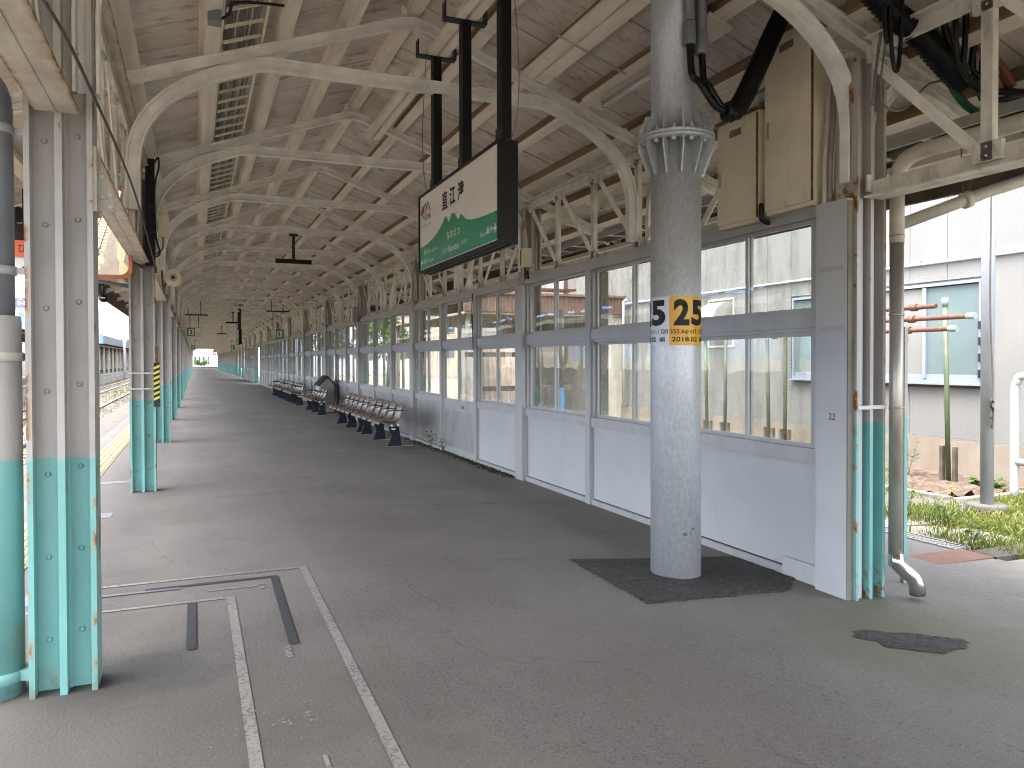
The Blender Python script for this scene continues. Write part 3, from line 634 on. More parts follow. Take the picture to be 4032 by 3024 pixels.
# ------------------------------------------------------------------ lattice girders
def girder(x, k, lab):
    ya, yb = Y0 + 2 * HB * k, Y0 + 2 * HB * (k + 1); t = empty('lattice_girder', (x, ya, 2.5), lab, 'girder', 'lattice girders along the left row' if x < 0 else 'lattice girders along the right row')
    g = MB(); e = .07
    if x < 0: ch = chord
    else: ch = steel_dirty
    for z0, z1, nm in ((2.485, 2.60, 'bottom_chord'), (3.43, 3.53, 'top_chord')):
        zf = z0 if nm[0] == 'b' else z1 - .012
        m = MB(); hz = (z0, z0 + .012) if nm[0] == 'b' else (z1 - .012, z1)
        prof = [(-.085, hz[0]), (-.004, hz[0]), (-.004, hz[0] + .004), (.004, hz[0] + .004), (.004, hz[0]), (.085, hz[0]), (.085, hz[1]), (.016, hz[1]), (.016, z1 if nm[0] == 'b' else z0), (-.016, z1 if nm[0] == 'b' else z0), (-.016, hz[1]), (-.085, hz[1])] if nm[0] == 'b' else \
               [(-.085, hz[0]), (-.016, hz[0]), (-.016, z0), (.016, z0), (.016, hz[0]), (.085, hz[0]), (.085, hz[1]), (-.085, hz[1])]
        m.prism([(x + a, z) for a, z in prof], ya + .1, yb - .1, 'y'); m.build(nm, ch, t)
    st = HB / 3; zb, zt = 2.545, 3.48
    for j in range(1, 6):
        y = ya + st * j; m = MB(); m.box(x - .040, x - .028, y - .032, y + .032, zb, zt - .06); m.box(x - .028, x + .018, y - .032, y - .024, zb, zt - .06)
        m = MB(); m.prism([(x - .034 + p, y + q) for p, q in ((-.018, -.034), (.03, -.034), (.03, -.026), (-.008, -.026), (-.008, .026), (.03, .026), (.03, .034), (-.018, .034))], zb - .01, zt - .05); m.build('vertical', steel_dirty, t)
    for j in range(6):
        y0, y1 = ya + st * j, ya + st * (j + 1)
        if j < 3: a, c = (x - .030, y0 + .05, zt - .05), (x - .030, y1 - .05, zb + .03)
        else: a, c = (x - .030, y1 - .05, zt - .05), (x - .030, y0 + .05, zb + .03)
        a = (x + .004, a[1], a[2]); c = (x + .004, c[1], c[2])
        m = MB(); m.bar(a, c, .066, .012, (1, 0, 0)); m.build('diagonal', steel, t)
    m = MB()
    for j in range(0, 7):
        y = ya + st * j
        for z in (zb + .045, zt - .05):
            m.box(x - .052, x - .045 + .028, max(ya + .1, y - .085), min(yb - .1, y + .085), z - .06, z + .05)
            for dy in (-.05, 0, .05):
                for dz in (-.028, .022):
                    if abs(y + dy - ya) > .11 and abs(y + dy - yb) > .11: m.sphere((x - .054, y + dy, z + dz), .009, 5)
    tag(m.build('gusset_plates', steel_dirty, t), kind='stuff')
    return t
gl = girder(CL, 0, 'lattice girder of the left row between the first and second columns'); gr_ = girder(CR, 0, 'lattice girder over the first glazed bay, behind the galvanised pole')
for k in range(-1, 28):
    if k == 0: continue
    c = copy_tree(gl, None, (CL, Y0 + 2 * HB * k, 2.5)); c['label'] = {-1: 'peeling white girder running out of the picture at the upper left', 1: 'lattice girder of the left row above the round mast lamp'}.get(k, (ORD[k] + ' lattice girder of the left row, counted from the nearest column') if 1 < k < 7 else 'lattice girder far along the left row')
    c = copy_tree(gr_, None, (CR, Y0 + 2 * HB * k, 2.5)); c['label'] = {-1: 'lattice girder over the open gap at the right edge, under the tangle of cables', 1: 'lattice girder below the station sign, over the sliding door', 2: 'lattice girder over the glazed bay behind the first seats'}.get(k, (ORD[k] + ' lattice girder over the glazed wall, counted from the steel pole') if 2 < k < 8 else 'lattice girder far along the right row')
# ================================================================== GLAZED WALL
def sash_ring(m, y0, y1, z0, z1, x, w=.030, d=.022):
    # one connected frame
    o = len(m.v); A = [(y0, z0), (y1, z0), (y1, z1), (y0, z1)]; B = [(y0 + w, z0 + w), (y1 - w, z0 + w), (y1 - w, z1 - w), (y0 + w, z1 - w)]
    vs_ = [(x + dx, p[0], p[1]) for dx in (-d / 2, d / 2) for P in (A, B) for p in P]; fs = []
    for i in range(4):
        j = (i + 1) % 4
        fs += [(i, j, 4 + j, 4 + i), (8 + i, 8 + j, 12 + j, 12 + i), (i, j, 8 + j, 8 + i), (4 + i, 4 + j, 12 + j, 12 + i)]
    m.add(vs_, fs)
def add_sash(t, y0, y1, z0, z1, x):
    m = MB(); sash_ring(m, y0, y1, z0, z1, x); s = m.build('window_sash', alum, t)
    MB().box(x - .002, x + .002, y0 + .031, y1 - .031, z0 + .031, z1 - .031).build('pane', glassm, s); return s
def glazed_bay(k, lab, panelmat, door=False):
    yk = Y0 + 2 * HB * (k + 1); zb = -.19
    t = empty('glazed_partition', (4.06, yk, 0), lab, 'glazed wall', 'glazed wall bays along the right row')
    MB().box(3.97, 4.115, yk - .10, yk + .133, zb, 2.42).build('post', alum, t)
    ylo = yk - 2 * HB + .17
    for (a, c) in ((-1.90, -1.80), (-3.69, -3.59)):
        MB().box(4.00, 4.11, yk + a, yk + c, zb, 2.42).build('thin_post', alum, t)
    m = MB(); m.box(4.012, 4.108, ylo, yk + .17, 2.422, 2.478); m.build('header_rail', alum, t)
    MB().box(4.03, 4.05, ylo, yk - .10, 2.478, 2.54).build('trim_strip', alum, t)
    units = ((-1.80, -.10), (-3.59, -1.90), (-5.30, -3.69))
    if k == 0: units = (units[0], units[1], (-5.19, -3.69))
    for ui, (a, c) in enumerate(units):
        ya, yb = yk + a + .004, yk + c - .004; isd = door and ui == 1; mid = (ya + yb) / 2
        MB().box(4.016, 4.106, ya, yb, 1.655, 1.765).build('mid_rail', alum, t)
        MB().box(4.030, 4.10, ya, yb, 1.625, 1.6545).build('sash_track', alum, t)
        for j in range(2):
            sa_, sb_ = (ya + .035, mid + .018) if j == 0 else (mid - .018, yb - .035); x = 4.048 + .028 * j
            add_sash(t, sa_, sb_, 1.767, 2.42, x)
            add_sash(t, sa_, sb_, .80 if not isd else .74, 1.624, x)
        for (p, q) in ((ya, ya + .032), (yb - .032, yb)):
            MB().box(4.03, 4.10, p, q, 1.767, 2.42).build('jamb', alum, t); MB().box(4.03, 4.10, p, q, .80, 1.624).build('jamb', alum, t)
        if isd:
            for (p, q, x) in ((ya + .03, mid, 4.03), (mid, yb - .03, 4.05)):
                MB().box(x, x + .025, p, q, .58, .738).build('door_rail', alum, t)
                MB().box(x + .008, x + .02, p + .03, q - .03, -.04, .579).build('lower_panel', panelmat, t)
                MB().box(x, x + .025, p, q, -.15, -.041).build('kick_rail', alum, t)
                MB().box(x, x + .025, q - .029, q, -.04, .579).build('door_stile', alum, t)
            MB().box(4.022, 4.0295, mid - .30, mid - .18, .63, .685).build('pull_handle', alum_dark, t)
        else:
            MB().box(4.012, 4.106, ya, yb, .715, .798).build('sill_rail', alum, t)
            MB().box(4.020, 4.10, ya, yb, .69, .7145).build('sill_trim', alum, t)
            MB().box(4.050, 4.075, ya, yb, -.105, .689).build('lower_panel', panelmat, t)
            MB().box(4.034, 4.10, ya, ya + .02, -.105, .689).build('jamb', alum, t)
            MB().box(4.018, 4.106, ya, yb, zb, -.106).build('base_rail', alum, t)
            MB().box(4.046, 4.0498, ya + .02, yb, -.106, -.098).build('dust_line', voidm, t)
    return t
g0 = glazed_bay(0, 'nearest glazed bay with clean pale grey panels, behind the galvanised pole', panel_w)
g1 = glazed_bay(1, 'second glazed bay with the sliding door in its middle', panel_d, True)
for o in list(g1.children):
    if o.name.startswith('lower_panel') and LOC[o.name] and o.data.vertices[0].co.y < -3.6: o.data.materials[0] = panel_w
g2 = glazed_bay(2, 'third glazed bay, with dusty aluminium panels behind the nearest seats', panel_d)
yb3 = Y0 + 2 * HB * 3
for k in (3, 4, 5, 6, 7, 8, 10, 11):
    c = copy_tree(g2, None, (4.06, Y0 + 2 * HB * (k + 1), 0))
    c['label'] = {3: 'fourth glazed bay, behind the house shaped bin and the single seat row', 4: 'fifth glazed bay, behind the start of the furthest seats'}.get(k, ORD[k] + ' glazed bay of the right row, counted from the steel pole' if k < 9 else 'glazed bay beyond the gap in the far glazed wall')
# end panel by the opening
t = empty('end_panel', (3.95, 3.9, 0), 'tall flat grey end panel numbered 22 at the near end of the glazed wall', 'panel')
MB().box(3.95, 4.09, 3.775, 4.045, -.18, 2.488).build('sheet', panel_w, t); MB().box(3.9515, 3.999, 3.765, 3.7745, -.16, 2.47).build('edge_trim', conc_l, t)
text('22', 'number', signblack, t, (3.9485, 3.925, 1.025), height=.042, xdir=(0, -1, 0))
for z in (1.62, 2.02): MB().box(3.9485, 3.9498, 3.80, 4.02, z, z + .035).build('tape_mark', alum, t)
MB().box(4.0, 4.016, 4.05, 4.42, -.165, -.02).build('base_cover', panel_w, g0)
# ================================================================== THINGS UNDER THE CANOPY
# station name sign, facing the tracks on the left
yn, yf, z0, z1, xf = 4.905, 6.91, 2.27, 2.935, 1.95
sg = empty('station_sign', (xf, (yn + yf) / 2, z0), 'large station name sign with a green mountain picture, nearest and hanging on three black posts', 'station sign', 'station name signs')
MB().box(xf + .004, xf + .135, yn - .012, yf + .012, z0 - .03, z1 + .02).build('case', black, sg)
def ring(m, x0, x1, ya, yb, za, zb, w):
    o = len(m.v); A = [(ya, za), (yb, za), (yb, zb), (ya, zb)]; B = [(ya + w, za + w), (yb - w, za + w), (yb - w, zb - w), (ya + w, zb - w)]
    m.add([(x, p[0], p[1]) for x in (x0, x1) for P in (A, B) for p in P], [f for i in range(4) for j in [(i + 1) % 4] for f in ((i, j, 4 + j, 4 + i), (8 + i, 8 + j, 12 + j, 12 + i), (i, j, 8 + j, 8 + i), (4 + i, 4 + j, 12 + j, 12 + i))])
m = MB(); ring(m, xf - .014, xf + .004, yn - .012, yf + .012, z0 - .03, z1 + .02, .022); m.build('rim', black, sg)
for i in range(2): MB().box(xf + .03 + .05 * i, xf + .045 + .05 * i, yn, yf, z0 - .042, z0 - .0305).build('bottom_rib', darkgrey, sg)
fx = xf - .002; sw = yf - yn
MB().box(fx, xf + .003, yn + .006, yf - .006, z0 - .008, z1 - .002).build('face', signwhite, sg)
def SP(u, v, lay=1): return (fx - .0012 * lay, yf - u, z0 + v)
mt = [(.006, .004), (.006, .206), (.12, .206), (.238, .211), (.38, .228), (.522, .259), (.61, .286), (.683, .316), (.74, .345), (.785, .366), (.797, .358), (.815, .362), (.837, .344), (.852, .322), (.876, .308), (.90, .318), (.935, .350), (.950, .366), (.957, .360), (.964, .364), (.985, .350), (.997, .358), (1.012, .352), (1.024, .358), (1.037, .350), (1.062, .325), (1.089, .304), (1.108, .289), (1.125, .285), (1.142, .292), (1.168, .312), (1.185, .316), (1.202, .311), (1.24, .292), (1.279, .269), (1.32, .252), (1.365, .243), (1.42, .232), (1.47, .226), (1.6, .215), (1.726, .209), (1.9, .204), (sw - .006, .203), (sw - .006, .004)]
m = MB(); m.add([SP(u, v) for u, v in mt], [list(range(len(mt)))]); m.build('mountain_print', signgreen, sg)
def ST(t_, u, v, w=None, h=None, mat=letterw, bold=.0, lay=2): return text(t_, 'lettering', mat, sg, SP(u, v, lay), w, h, (0, -1, 0), (0, 0, 1), bold)
for ch, u in (('直', .695), ('江', .902), ('津', 1.110)): ST(ch, u, .428, .150, .152, signblack, .022)
ST('なおえつ', .822, .165, .346, .066, letterw, .02)
ST('Naoetsu', .853, .055, .288, .056, letterw, .006)
ST('직강진'[0:0] or '나오에츠', 1.166, .067, .165, .038, letterw, -.005)
ST('直江津', .688, .062, .135, .036, letterw, -.005)
ST('Kuroi', 1.632, .062, .108, .036, letterw, .0); ST('黒井', 1.757, .064, .115, .052, letterw, .016)
ST('春日山', .132, .122, .165, .052, letterw, .012); ST('Kasugayama', .302, .118, .265, .034, letterw, 0)
ST('谷浜', .131, .040, .118, .050, letterw, .012); ST('Tanihama', .256, .040, .205, .032, letterw, 0)
def arrow(u, v, s, d):
    P = []
    for a, c in ((0, .010), (.052, .010), (.034, .030), (.046, .036), (.078, 0), (.046, -.036), (.034, -.030), (.052, -.010), (0, -.010)): P.append(SP(u + d * a * s, v + c * s, 2))
    m = MB(); m.add(P, [list(range(len(P)))]); m.build('arrow', letterw, sg)
arrow(1.885, .087, 1.0, 1); arrow(.116, .062, 1.0, -1)
def stroke(pts, w, mat, lay=2):
    m = MB()
    for (a, c) in zip(pts[:-1], pts[1:]):
        d = Vector((c[0] - a[0], c[1] - a[1])).normalized(); n = Vector((-d.y, d.x)) * w / 2; e = d * w * .35
        m.add([SP(a[0] - e.x + n.x, a[1] - e.y + n.y, lay), SP(c[0] + e.x + n.x, c[1] + e.y + n.y, lay), SP(c[0] + e.x - n.x, c[1] + e.y - n.y, lay), SP(a[0] - e.x - n.x, a[1] - e.y - n.y, lay)], [(0, 1, 2, 3)])
    m.build('emblem_stroke', mat, sg)
stroke([(.030, .505), (.110, .578), (.160, .528)], .011, signblack)
stroke([(.110, .578), (.110, .580)], .011, signblack, 2)
stroke([(.060, .525), (.167, .443), (.215, .52), (.150, .590), (.193, .590)][0:0] or [(.055, .520), (.165, .445), (.205, .498)], .011, signblack, 3)
stroke([(.120, .520), (.193, .588), (.250, .530)], .011, signblack, 3)
stroke([(.205, .498), (.273, .588), (.352, .497)], .011, signblack, 4)
m = MB(); m.add([SP(.045, .522, 1.6), SP(.103, .573, 1.6), SP(.15, .527, 1.6), SP(.10, .486, 1.6)], [(0, 1, 2, 3)]); m.build('emblem_fill', logored, sg)
ST('ETR', .212, .432, .150, .040, signblack, .02); ST('Myoko Haneuma Line', .037, .375, .335, .024, lettergreen, 0)
for i, y in enumerate((6.60, 5.81, 4.98)):
    px_ = MB().box(xf + .03, xf + .105, y - .045, y + .045, z1 + .0205, 4.13); p = px_.build('hanger_post', black, sg)
    m = MB()
    for q in range(3): m.cyl((xf + .03, y, 4.05 - .06 * q), (xf + .022, y, 4.05 - .06 * q), .010, 8)
    tag(m.build('bolts', darkgrey, p), kind='stuff')
    MB().box(xf + .02, xf + .029, y - .048, y + .048, z1 + .021, z1 + .12).build('foot_plate', darkgrey, p)
    m = MB(); m.prism([(xf - .11, 4.13), (xf + .245, 4.13), (xf + .245, 4.27), (xf + .235, 4.27), (xf + .235, 4.142), (xf - .10, 4.142), (xf - .10, 4.27), (xf - .11, 4.27)], y - .04, y + .04, 'y'); m.build('yoke_bracket', darkgrey, sg)
for dx in (0.0, .105): MB().box(xf - .02 + dx, xf + .055 + dx, 4.62, 9.34, 4.143, 4.20).build('carrier_rail', white_p if False else purl, sg)
MB().tube(smooth_path([(xf + .0, 6.68, 4.2), (xf - .02, 6.75, 3.5), (xf - .01, 6.72, 3.05), (xf + .02, 6.69, 2.96)]), .004, 5).build('cable', cable_s, sg)
MB().tube(smooth_path([(xf + .11, 4.93, 4.2), (xf + .13, 4.86, 3.4), (xf + .10, 4.88, 3.02), (xf + .06, 4.93, 2.96)]), .004, 5).build('cable', cable_s, sg)
c = copy_tree(sg, None, (1.95, 39.8, z0)); c['label'] = 'far station name sign seen edge on, deep down the canopy on its black post'
# galvanised pole
PX, PY, PR = 3.177, 4.586, .178
gp = empty('steel_pole', (PX, PY, -.12), 'thick galvanised steel pole with bolted flange and number stickers on an asphalt patch', 'pole')
m = MB(); m.lathe([(PR, -.13), (PR, 2.97)], (PX, PY, 0), 40); m.build('lower_shaft', galvm, gp)
m = MB(); m.lathe([(PR - .002, 3.01), (PR - .002, 5.6)], (PX, PY, 0), 40); m.build('upper_shaft', galvm, gp)
m = MB(); m.lathe([(PR - .01, 2.965), (.272, 2.965), (.272, 2.988), (PR - .01, 2.988)], (PX, PY, 0), 40); m.build('flange', galvm, gp)
m = MB(); m.lathe([(PR - .01, 2.9905), (.272, 2.9905), (.272, 3.013), (PR - .01, 3.013)], (PX, PY, 0), 40); m.build('flange', galvm, gp)
rot = lambda a, r, z: (PX + r * math.cos(a), PY + r * math.sin(a), z)
def fin(a, pts):
    t = Vector((-math.sin(a), math.cos(a), 0)) * .005; m = MB(); P = [Vector(rot(a, r, z)) for r, z in pts]
    m.rings([[p - t for p in P], [p + t for p in P]]); m.build('flange_rib', galvm, gp)
for k in range(12):
    a = 2 * math.pi * k / 12 + .12
    fin(a, [(PR - .004, 2.964), (.262, 2.964), (.268, 2.92), (.197, 2.73), (PR - .004, 2.73)]); fin(a, [(PR - .004, 3.014), (.266, 3.014), (.262, 3.045), (.215, 3.16), (PR - .004, 3.16)])
m = MB()
for k in range(12):
    a = 2 * math.pi * (k + .5) / 12 + .12; m.cyl(rot(a, .232, 2.935), rot(a, .232, 2.9645), .018, 6); m.cyl(rot(a, .232, 3.0135), rot(a, .232, 3.035), .018, 6); m.cyl(rot(a, .232, 3.03), rot(a, .232, 3.055), .010, 6)
tag(m.build('flange_bolts', galvm, gp), kind='stuff')
sight = Vector((PX, PY, 0)).normalized(); rgt = Vector((sight.y, -sight.x, 0))
def onpole(th, z, r): return Vector((PX, PY, z)) - sight * r * math.cos(th) + rgt * r * math.sin(th)
def sticker(nm, t0, mat, tmat):
    m = MB(); n = 26; w = math.radians(101)
    m.rings([[tuple(onpole(t0 + w * i / n, z, PR + .0012)) for i in range(n + 1)] for z in (1.53, 1.87)], closed=False); m.smooth = True; m.sm = [True] * len(m.sm)
    o = m.build(nm, mat, gp)
    wl = w * PR
    for t_, u, v, ww, hh, bo in (('2', .030, .137, .111, .184, .045), ('5', .155, .137, .134, .180, .045), ('355.6φ t11.1 I20', .006, .073, .300, .040, .012), ('2018.02', .018, .026, .190, .034, .02), ('補', .236, .024, .048, .036, .012)):
        text(t_, 'lettering', tmat, o if False else gp, (0, 0, 0), ww, hh, bold=bo, fn=lambda a, b_, u=u, v=v: onpole(t0 + (u + a) / PR, 1.53 + v + b_, PR + .0026))
    return o
sticker('yellow_sticker', math.radians(-14), lab_y, signblack); sticker('white_sticker', math.radians(-115.3), lab_w, signblack)
text('R I', 'mill_mark', darkgrey, gp, (0, 0, 0), .06, .022, fn=lambda a, b_: onpole(.30 + a / PR, .205 + b_, PR + .001)); text('M', 'mill_mark', darkgrey, gp, (0, 0, 0), .02, .022, fn=lambda a, b_: onpole(.66 + a / PR, .235 + b_, PR + .001))
# cabinets on the right row
def cabinet(y0, y1, z0, z1, lab):
    t = empty('cabinet', (4.06, (y0 + y1) / 2, z0), lab, 'cabinet', 'rusty cream cabinets above the glazed wall')
    MB().box(3.965, 4.19, y0, y1, z0, z1).build('body', cream_box, t)
    d = MB().box(3.948, 3.964, y0 + .012, y1 - .006, z0 + .018, z1 - .02).build('door', cream_box, t)
    MB().box(3.942, 3.9478, y1 - .05, y1 - .03, (z0 + z1) / 2 - .09, (z0 + z1) / 2 + .03).build('lock', chrome, d)
    MB().box(3.9455, 3.9478, (y0 + y1) / 2 - .06, (y0 + y1) / 2 + .08, z1 - .14, z1 - .085).build('name_plate', conc_l, d)
    MB().box(3.93, 4.20, y0 - .014, y1 + .014, z1 + .0005, z1 + .016).build('lid', rustm, t)
    m = MB(); m.box(3.9505, 3.9645, y0 + .001, y0 + .0115, z0 + .02, z1 - .02); m.build('rusted_seam', rustm, t)
    MB().box(3.962, 4.19, y0 + .005, y1 - .005, z0 - .012, z0 - .0005).build('bottom_tray', cream_box, t)
cabinet(4.645, 5.12, 2.495, 3.33, 'smaller cream cabinet with rust streaks, nearer to the galvanised pole')
cabinet(4.085, 4.56, 2.515, 3.80, 'taller cream cabinet with rusty edges, beside the nearest right column')
tag(MB().tube(smooth_path([(3.97, 4.62, 2.53), (3.955, 4.60, 2.60), (3.96, 4.60, 2.49), (4.02, 4.58, 2.46)]), .018, 8).build('cable_gland', rubber), 'black cable stub hanging between the two cream cabinets', 'cable')
# cables
def corr(name, pts, r, lab, cat='conduit', pitch_=.034):
    P = smooth_path(pts, 10); out = []; d = 0; nxt = 0
    for a, c in zip(P[:-1], P[1:]):
        L = (c - a).length
        while nxt < d + L: out.append(a.lerp(c, (nxt - d) / L)); nxt += pitch_ / 2
        d += L
    rr = [r * (1.12 if i % 2 else .84) for i in range(len(out))]
    m = MB(); m.tube(out, rr, 14); return tag(m.build(name, rubber), lab, cat)
corr('corrugated_conduit', [(3.30, 4.20, 3.10), (3.38, 4.20, 3.11), (3.463, 4.2, 3.22), (3.592, 4.2, 3.46), (3.723, 4.2, 3.71), (3.857, 4.2, 3.94), (3.95, 4.2, 4.10)], .062, 'black corrugated conduit rising from the pole cables over the cabinets')
corr('corrugated_conduit', [(3.60, 3.46, 3.80), (3.958, 3.46, 3.575), (4.22, 3.46, 3.465), (4.402, 3.46, 3.345), (4.62, 3.46, 3.22)], .072, 'thick black corrugated conduit sloping down behind the nearest right column')
for i, (dx, lab) in enumerate(((0, 'left grey conduit socket strapped to the pole, cables hanging out'), (.085, 'right grey conduit socket strapped to the pole, cables hanging out'))):
    u = .06 + dx * 1.0; base = onpole(math.radians(24 + 26 * i), 0, PR + .048); t = empty('conduit_socket', (base.x, base.y, 3.55), lab, 'conduit', 'conduit sockets on the pole')
    z = 3.58 - .05 * i; bx, by = base.x, base.y
    MB().cyl((bx, by, z + .14), (bx, by, 4.6), .035, 12).build('pipe', pvc, t); m = MB(); m.lathe([(.036, z), (.044, z), (.046, z + .02), (.042, z + .15), (.036, z + .16)], (bx, by, 0), 14); m.build('socket', pvc, t)
    q = empty('power_cable', (bx, by, z), 'black cable dropping from the %s conduit socket on the steel pole' % ('left' if i == 0 else 'right'), 'cable', 'cables hanging from the pole sockets')
    MB().tube(smooth_path([(bx, by, z + .05), (bx + .005, by - .02, z - .2), (3.115 + .06 * i, 4.22, 3.27), (3.22 + .04 * i, 4.2, 3.13 + .01 * i), (3.32, 4.2, 3.10)], 8), .024, 8).build('sheath', rubber, q)
def cable(name, pts, r, mat, lab, cat='cable', grp='cables hanging at the upper right'):
    return tag(MB().tube(smooth_path(pts, 8), r, 7).build(name, mat), lab, cat, grp)
cable('hanging_cable', [(3.885, 3.4, 3.9), (3.908, 3.4, 3.33), (3.951, 3.4, 3.18), (3.982, 3.4, 3.34), (4.012, 3.4, 3.9)], .013, rubber, 'black cable loop dangling in front of the column head')
cable('hanging_cable', [(3.86, 3.42, 3.9), (3.875, 3.42, 3.5), (3.90, 3.42, 3.36), (3.925, 3.42, 3.5), (3.93, 3.42, 3.9)], .016, rubber, 'shorter black cable loop left of the dangling loop at the column head')
cable('hanging_cable', [(4.40, 3.4, 4.0), (4.456, 3.4, 3.51), (4.55, 3.4, 3.315), (4.70, 3.4, 3.10)], .012, cable_g, 'bright green cable running down beside the red conduits')
cable('hanging_cable', [(4.36, 3.45, 4.0), (4.453, 3.45, 3.48), (4.737, 3.45, 3.277), (5.084, 3.45, 3.224), (5.5, 3.45, 3.20)], .022, rubber, 'black cable sweeping right under the red conduits')
cable('hanging_cable', [(4.33, 3.5, 4.0), (4.42, 3.5, 3.45), (4.66, 3.5, 3.12), (5.05, 3.5, 3.02), (5.5, 3.5, 3.0)], .026, cable_g, 'dull green thick cable sagging lowest towards the right edge')
cable('hanging_cable', [(4.42, 3.4, 3.9), (4.666, 3.4, 3.478), (4.90, 3.4, 3.17)], .024, cable_r, 'left brick red conduit slanting down to the right')
cable('hanging_cable', [(4.60, 3.46, 3.75), (4.804, 3.46, 3.535), (5.10, 3.46, 3.27)], .024, cable_r, 'right brick red conduit slanting down to the right')
cable('hanging_cable', [(4.776, 3.5, 3.95), (4.827, 3.5, 3.642), (4.903, 3.5, 3.486), (4.979, 3.5, 3.278)], .008, cable_s, 'thin grey cable hanging right of the red conduits')
cable('hanging_cable', [(4.116, 3.6, 3.6), (4.045, 3.6, 3.185), (4.09, 3.6, 3.045), (4.253, 3.6, 3.05), (4.482, 3.6, 3.243), (4.75, 3.6, 3.30)], .007, cable_s, 'thin grey wire drooping in a long loop across the knee bracket')
cable('hanging_cable', [(4.10, 3.62, 3.7), (4.03, 3.62, 3.3), (4.0, 3.62, 3.05)], .010, cable_s, 'grey wire lying straight down the column head')
for i, x in enumerate((4.02, 4.07, 4.13)):
    cable('riser_pipe', [(x + .03, 4.02, 3.35), (x, 4.02, 3.0), (x - .02, 4.02, 2.75), (x - .02, 4.02, 2.45)], .018, pipe_w, ['white riser pipe closest to the tall cabinet', 'middle white riser pipe behind the end panel', 'right white riser pipe against the column'][i], 'pipe', 'white riser pipes above the end panel')
for i, lab in enumerate(('first of the black cables crowding the roof corner at the upper right', 'black cable crossing the knee bracket at the upper right', 'black cable bundle strand nearest the column top', 'black cable dipping behind the red conduits', 'thin black cable with a free end hanging at the upper right', 'black cable lying along the tray edge at the upper right')):
    x = 4.22 + .16 * i; cable('hanging_cable', [(x, 3.2 + .1 * i, 4.3), (x + .05 + .03 * (i % 3), 3.25 + .08 * i, 3.6), (x + .16, 3.3 + .07 * i, 3.22 - .03 * (i % 2)), (x + .5, 3.3, 3.12 + .02 * i), (x + .9, 3.1, 3.10)], .014 + .004 * (i % 3), rubber, lab)
tr = empty('cable_tray', (4.75, 2.6, 2.95), 'cable tray loaded with dark cables hanging outside the right row near the opening', 'cable tray')
for dx in (-.14, .14): MB().box(4.75 + dx - .006, 4.75 + dx + .006, .2, 12, 2.93, 3.0).build('side_rail', bin_m, tr)
for k in range(24): MB().box(4.617, 4.883, .4 + k * .48, .43 + k * .48, 2.935, 2.95).build('tray_rung', pipe_w, tr)
for i in range(9): tag(MB().tube([(4.64 + i * .026 + R.uniform(-.01, .01), y, 2.975 + R.uniform(0, .03)) for y in (.2, 2, 4, 6, 9, 12)], .013, 6).build('tray_cable', rubber if i % 3 else cable_g, tr))
for i, y in enumerate((1.6, 2.5, 3.3, 4.1)): MB().cyl((4.6, y, 2.6), (4.6, y, 3.4), .006, 6).build('hanger_rod', rustm, tr)
dp = empty('drain_pipe', (4.31, 3.7, -.1), 'stained steel downpipe with a shiny elbow at its foot beside the nearest right column', 'drain pipe')
MB().tube([(4.31, 3.7, .12), (4.31, 3.7, 2.2)], .044, 16).build('lower_pipe', steelpipe, dp); MB().tube([(4.31, 3.7, 2.2), (4.31, 3.7, 2.60)], .046, 16).build('upper_pipe', pipe_w, dp)
for z in (1.10, 1.72, 2.24): MB().cyl((4.31, 3.7, z), (4.31, 3.7, z + .012), .048, 16).build('joint_ring', steelpipe, dp)
MB().tube(bez((4.31, 3.7, 2.60), (4.31, 3.7, 2.76), (4.33, 3.60, 2.78), (4.36, 3.40, 2.78), 7) + [(4.5, 1.5, 2.82)], .052, 14).build('top_elbow', pipe_w, dp)
MB().tube([(4.31, 3.7, .135), (4.312, 3.695, .07), (4.355, 3.665, .02), (4.395, 3.635, -.02), (4.415, 3.622, -.07), (4.418, 3.62, -.135)], .052, 10).build('foot_elbow', chrome, dp)
MB().box(4.0, 4.25, 3.723, 3.737, 1.10, 1.125).build('pipe_strap', alum, dp)
t = empty('stub_post', (4.69, 3.95, -.2), 'thin white post with a turquoise lower half just behind the downpipe', 'post'); MB().box(4.672, 4.702, 3.94, 3.97, -.2, 1.66).build('post', colm, t, (4.69, 3.95, 0)); MB().box(4.665, 4.709, 3.935, 3.975, 1.56, 1.585).build('clip', bin_m, t)
sp = empty('gutter_pipe', (4.9, 3.55, 2.5), 'sloping white drain pipe hung by clamps outside, above the window of the white building', 'drain pipe')
MB().tube([(4.36, 3.72, 2.33), (4.95, 3.52, 2.56), (5.9, 3.15, 2.88)], .040, 12).build('pipe', pipe_w, sp)
for (x, y, z) in ((4.80, 3.571, 2.50), (5.25, 3.40, 2.665)):
    MB().cyl((x - .02, y + .008, z - .008), (x + .02, y - .008, z + .008), .056, 12).build('collar', pipe_w, sp)
    for s in (-1, 1): MB().cyl((x + s * .035, y, z + .04), (x + s * .06, y, z + .45), .005, 6).build('hanger_rod', rustm, sp)
